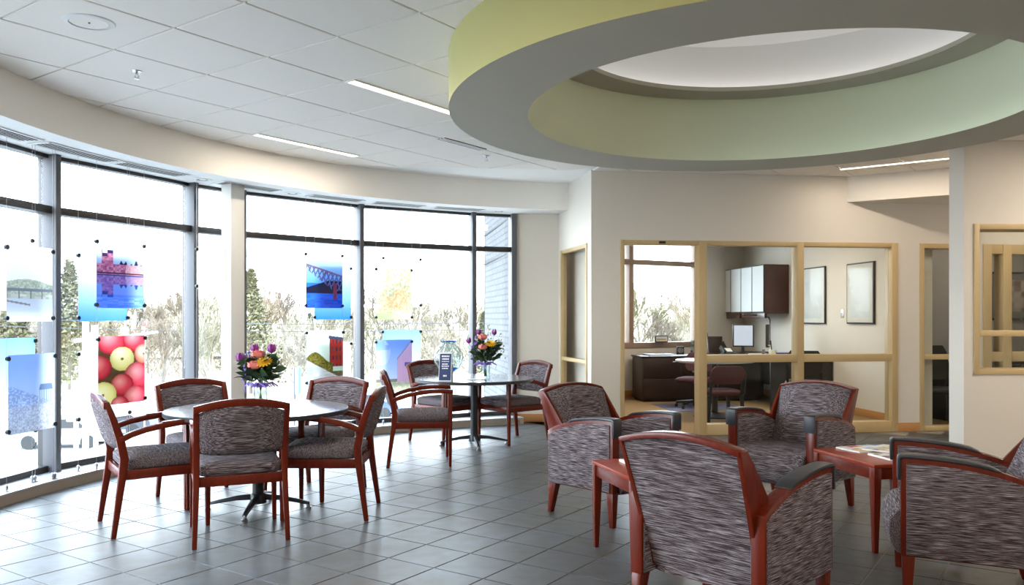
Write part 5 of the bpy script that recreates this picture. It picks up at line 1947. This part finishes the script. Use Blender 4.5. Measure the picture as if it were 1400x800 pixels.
# ================================================================== outside
ZG = -5.0
MB().add([(-160, 13.2, ZG), (160, 13.2, ZG), (160, 400, ZG), (-160, 400, ZG), (-160, -30, ZG), (-4.6, -30, ZG), (-4.6, 13.2, ZG)], [(0, 1, 2, 3), (4, 5, 6, 0)]).build('ground', M['asphalt'], kind='structure', label='pale sunlit street and forecourt below the windows', smooth=0)
MB().bb((-160, 62, ZG), (160, 400, ZG+0.15)).build('lawn', M['verge'], kind='structure', label='dry grass verge across the street', smooth=0)
vs, fs = [], []
for j in range(12):
    for i in range(41):
        y = 120+j*22
        vs.append((-200+i*10, y, ZG+0.1+1.0*j*(1+.35*sin(i*.5+j))+.6*sin(i*1.3)))
for j in range(11):
    for i in range(40):
        a = j*41+i
        fs.append((a, a+1, a+42, a+41))
MB().add(vs, fs).build('hill', M['verge'], kind='structure', label='low wooded rise on the skyline', smooth=60)


def tree_meshes(seed, h, spread, dense=1.0):
    r = random.Random(seed)
    tr, tw = MB(), MB()

    def twig(p, d, l, w_):
        q = p+d*l
        s = d.cross(V((r.uniform(-1, 1), r.uniform(-1, 1), r.uniform(-1, 1))))
        if s.length < 1e-3:
            return
        s = s.normalized()*w_
        s2 = d.cross(s).normalized()*w_
        tw.add([p-s, p+s, p+s2, q], [(0, 1, 3), (1, 2, 3), (2, 0, 3)])

    def grow(p, d, l, rad, lev):
        q = p+d*l
        mb = tr if lev < 2 else tw
        n = 5 if lev == 0 else 3
        mid = (p+q)/2+V((r.uniform(-1, 1), r.uniform(-1, 1), 0))*l*.05
        mb.tube([p, mid, q], [rad, rad*.85, rad*.68], n, cap=False)
        if lev >= 4:
            for _ in range(int(4*dense)):
                dd = (d+V((r.uniform(-1, 1), r.uniform(-1, 1), r.uniform(-.4, 1)))*.9).normalized()
                twig(p+(q-p)*r.random(), dd, l*r.uniform(.5, 1.0), 0.04)
            return
        kids = (r.choice((3, 4)) if lev else 5)
        for k in range(kids):
            a = r.uniform(0, 2*pi)
            t_ = r.uniform(.45, 1) if k else 1
            tilt_ = r.uniform(.3, .8)*spread if k else r.uniform(.05, .2)
            ax = V((cos(a), sin(a), 0))
            dd = (d*cos(tilt_)+ax*sin(tilt_)).normalized()
            dd = (dd+V((0, 0, .12))).normalized()
            grow(p+(q-p)*t_, dd, l*r.uniform(.58, .80), rad*.58, lev+1)
    grow(V((0, 0, 0)), V((0, 0, 1)), h*.30, h*.016, 0)
    return tr.mesh('trunk', M['bark'], smooth=0), tw.mesh('branches', M['twig'], smooth=0)


protos = [tree_meshes(s, h, sp) for s, h, sp in ((1, 10, 1.0), (5, 9, 1.2), (8, 12, .9), (13, 8, 1.3))]


def conifer_meshes(seed, h):
    r = random.Random(seed)
    tr, nd = MB(), MB()
    tr.tube([(0, 0, 0), (0, 0, h)], [h*.014, .02], 6)
    for k in range(1500):
        v = r.random()**.8
        z = h*(.10+.90*v)
        rr = (1-v)*h*.24*r.uniform(.35, 1.1)+.15
        a = r.uniform(0, 2*pi)
        p = V((rr*cos(a), rr*sin(a), z+r.uniform(-.3, .3)))
        d = V((cos(a), sin(a), r.uniform(-.5, .5)))
        s = V((-sin(a), cos(a), r.uniform(-.5, .5)))*r.uniform(.10, .26)
        nd.add([p-s, p+s, p+d*r.uniform(.25, .55)+V((0, 0, .08)), p+s*.2+V((0, 0, .25))], [(0, 1, 2), (0, 3, 1)])
    return tr.mesh('trunk', M['bark'], smooth=0), nd.mesh('needles', M['needle'], smooth=0)


conifers = [conifer_meshes(21, 11), conifer_meshes(34, 9)]


def tree(px, d, me, sc, label, group, name='bare_tree', crown='branches'):
    x = (px-700)/F*d
    t = thing(name, (x, d, ZG+0.1), random.uniform(0, 6.28), label=label, cat='tree', group=group)
    for q, nm in zip(me, ('trunk', crown)):
        o = linked(nm, q, t)
    t.scale = (sc, sc, sc)
    return t


def seen_in(px):
    for lim, s in ((0, 'outside the picture to the left'), (74, 'in the leftmost bay'), (247, 'in the bay with the apples panel'), (304, 'in the narrow bay left of the column'),
                   (490, 'in the bay right of the white column'), (640, 'in the bay behind the far table'), (700, 'beside the brick wing'), (2000, 'in the office window')):
        if px < lim:
            return s


rt2 = random.Random(3)
n_ = 0
ORD = ['first', 'second', 'third', 'fourth', 'fifth', 'sixth', 'seventh', 'eighth', 'ninth', 'tenth', 'eleventh', 'twelfth', 'thirteenth', 'fourteenth', 'fifteenth']
seen_n = {}
for px in list(range(-52, 700, 17))+list(range(835, 975, 13)):
    d = rt2.uniform(72, 118)
    con = rt2.random() < .12
    key = ('olive conifer' if con else 'bare pale tree', seen_in(px))
    k_ = seen_n[key] = seen_n.get(key, 0)+1
    lab = '%s %s from the left %s' % (ORD[k_-1], key[0], key[1])
    if con:
        tree(px, d, conifers[n_ % 2], rt2.uniform(.50, .65), lab, 'conifers in the woods across the street', 'conifer_tree', 'needles')
    else:
        tree(px, d, protos[n_ % 4], rt2.uniform(.80, 1.2), lab, 'bare trees in the woods across the street')
    n_ += 1
tree(95, 64, conifers[0], .95, 'large olive conifer left of the evening town panel', None, 'conifer_tree', 'needles')
tree(20, 66, conifers[1], 1.0, 'olive conifer low behind the left mullion', None, 'conifer_tree', 'needles')
tree(343, 66, conifers[0], .90, 'olive conifer just right of the white column', None, 'conifer_tree', 'needles')
tree(286, 46, protos[0], .86, 'bare tree close behind the narrow bay left of the column', None)
tree(222, 52, protos[2], .72, 'bare tree right of the apples panel', None)
tree(405, 58, protos[1], .86, 'pale bare tree between the column and the mill panel', None)
tree(600, 70, protos[3], .95, 'bare tree right of the foliage panel', None)
# undergrowth of the woods, uncountable
ug = MB()
ru_ = random.Random(9)
for k in range(9000):
    d = ru_.uniform(80, 150)
    px = ru_.uniform(-150, 1000)
    x = (px-700)/F*d
    hgt = ru_.uniform(0.8, 3.2)*(d/95)
    z0 = ZG+0.1+max(0, (d-120)*.045)
    w_ = ru_.uniform(.03, .09)
    lean = ru_.uniform(-1.6, 1.6)
    zb = z0+ru_.random()*hgt*.6
    ug.add([(x-w_, d, zb), (x+w_, d, zb), (x+lean, d+ru_.uniform(-.5, .5), zb+hgt*.5)], [(0, 1, 2)])
ug.build('brushwood', M['twig'], kind='stuff', label='dense leafless brushwood of the woods across the street', cat='undergrowth', smooth=0)

# traffic signals, poles, wires, cars
def pole(px, d, z0, z1, r_, label, m='pole', name='street_pole'):
    x = (px-700)/F*d
    t = thing(name, (x, d, ZG), label=label, cat='pole')
    MB().tube([(0, 0, 0.0), (0, 0, z1-ZG)], r_, 10).build('shaft', M[m], t)
    MB().lathe([(0.001, 0.25), (r_*1.6, 0.22), (r_*2.2, 0.0), (0.001, 0)], 10).build('base', M[m], t)
    return t


d_ = 30
mp_ = pole(117, d_, ZG, EYE-(440-YH)/F*d_, 0.11, 'pale signal pole behind the cream panel')
za = EYE-(466-YH)/F*d_-ZG
MB().tube([(-0.4, 0, za), (1.2, 0, za+.12), (2.65, 0, za+.32)], [.075, .06, .04], 8).build('mast_arm', M['pole'], mp_)


def signal(px, py, d, h_, label, rz=0.9):
    p_ = at(px, py, d)
    t = thing('traffic_signal', p_, rz, label=label, cat='traffic light', group='traffic signals outside')
    w_ = h_*.34
    MB().bb((-w_/2, -w_*.3, -h_/2), (w_/2, w_*.3, h_/2)).build('housing', M['grey'], t, bevel=.02)
    for q in (-1, 0, 1):
        MB().tube([(0, w_*.3, q*h_*.31), (0, w_*.95, q*h_*.31)], w_*.36, 12).build('visor', M['grey'], t)
    MB().tube([(0, 0, h_/2), (0, 0, h_/2+.25)], .03, 6).build('hanger', M['pole'], t)


signal(126, 468, 29.8, .72, 'traffic signal on the mast arm by the pole')
signal(171, 459, 29.8, .62, 'traffic signal at the middle of the mast arm')
signal(99, 555, 21, .80, 'large grey traffic signal low beside the left mullion', 1.4)
x_ = at(98, 560, 21.1)
p2 = pole(104, 21.3, ZG, EYE-(532-YH)/F*21.3, .06, 'short pole carrying the low traffic signal')
pole(131, 34, ZG, EYE-(445-YH)/F*34, .09, 'second pale pole behind the apples panel')
sgn = at(197, 443.5, 40)
sg = thing('red_road_sign', (sgn.x, 40, ZG), label='small red road sign above the apples panel', cat='road sign')
MB().tube([(0, 0.03, 0), (0, 0.03, sgn.z-ZG)], .035, 8).build('post', M['pole'], sg)
MB().bb((-.09, -.01, sgn.z-ZG-.10), (.09, .01, sgn.z-ZG+.10)).build('plate', M['red'], sg, bevel=.01)
sgn = at(406, 530, 33)
sg = thing('banner_sign', (sgn.x, 33, ZG), label='narrow white and blue banner sign outside, behind the near vase', cat='sign')
hb = EYE-(503-YH)/F*33-ZG
MB().tube([(-.10, 0, 0), (-.10, 0, hb)], .04, 8).build('post', M['wire'], sg)
MB().bb((-.06, -.01, hb-1.05), (.05, .01, hb)).build('white_banner', M['paper'], sg, smooth=0)
MB().bb((.05, -.01, hb-1.05), (.16, .01, hb)).build('blue_banner', M['skyblue'], sg, smooth=0)
pole(485, 60, ZG, EYE-(455-YH)/F*60, .12, 'utility pole far behind the bridge panel', 'wire', 'utility_pole')
for i, (ya, yb, d, lab) in enumerate(((430, 437, 52, 'upper power line across the far bays'), (441, 446, 50, 'lower power line across the far bays'), (331, 345, 40, 'high pale cable near the transom'), (343, 337, 45, 'high cable beside the white column'))):
    a, b = at(-200, ya-4, d), at(760, yb+2, d)
    t = thing('power_line', (0, 0, 0), label=lab, cat='cable', group='power lines outside')
    MB().tube([a+(b-a)*q/12+V((0, 0, -.9*(1-(2*q/12-1)**2)*.5)) for q in range(13)], .022 if i < 2 else .014, 5).build('wire', M['wire'], t)


def car(px, d, rz, label, m):
    x = (px-700)/F*d
    t = thing('parked_car', (x, d, ZG), rz, label=label, cat='car', group='cars on the street')
    prof = [(-2.2, .35), (-2.2, .80), (-1.9, .92), (-1.1, .98), (-.55, 1.45), (.75, 1.48), (1.45, 1.0), (2.1, .92), (2.2, .7), (2.2, .35)]
    MB().rings([[(x_, -.85+.0, z_) for x_, z_ in prof], [(x_, -.88, z_) for x_, z_ in prof], [(x_, .88, z_) for x_, z_ in prof]]).build('body', m, t, bevel=.05)
    MB().rings([[(-1.0, s, 1.0), (-.52, s*.97, 1.40), (.70, s*.97, 1.42), (1.3, s, 1.0)] for s in (-.89, .89)]).build('windows', M['black'], t)
    for a in (-1.35, 1.35):
        for s in (-.8, .8):
            MB().tube([(a, s-.1, .33), (a, s+.1, .33)], .33, 16).build('wheel', M['rubber'], t)


car(90, 40, .1, 'silver car on the street behind the low traffic signal', M['carpaint'])
car(150, 44, .2, 'dark glassed car on the street below the apples panel', mat('dark_car_paint', (.06, .06, .07), rough=.3))
car(500, 52, .0, 'car on the street behind the barn panel', mat('blue_car_paint', (.05, .08, .20), rough=.3))
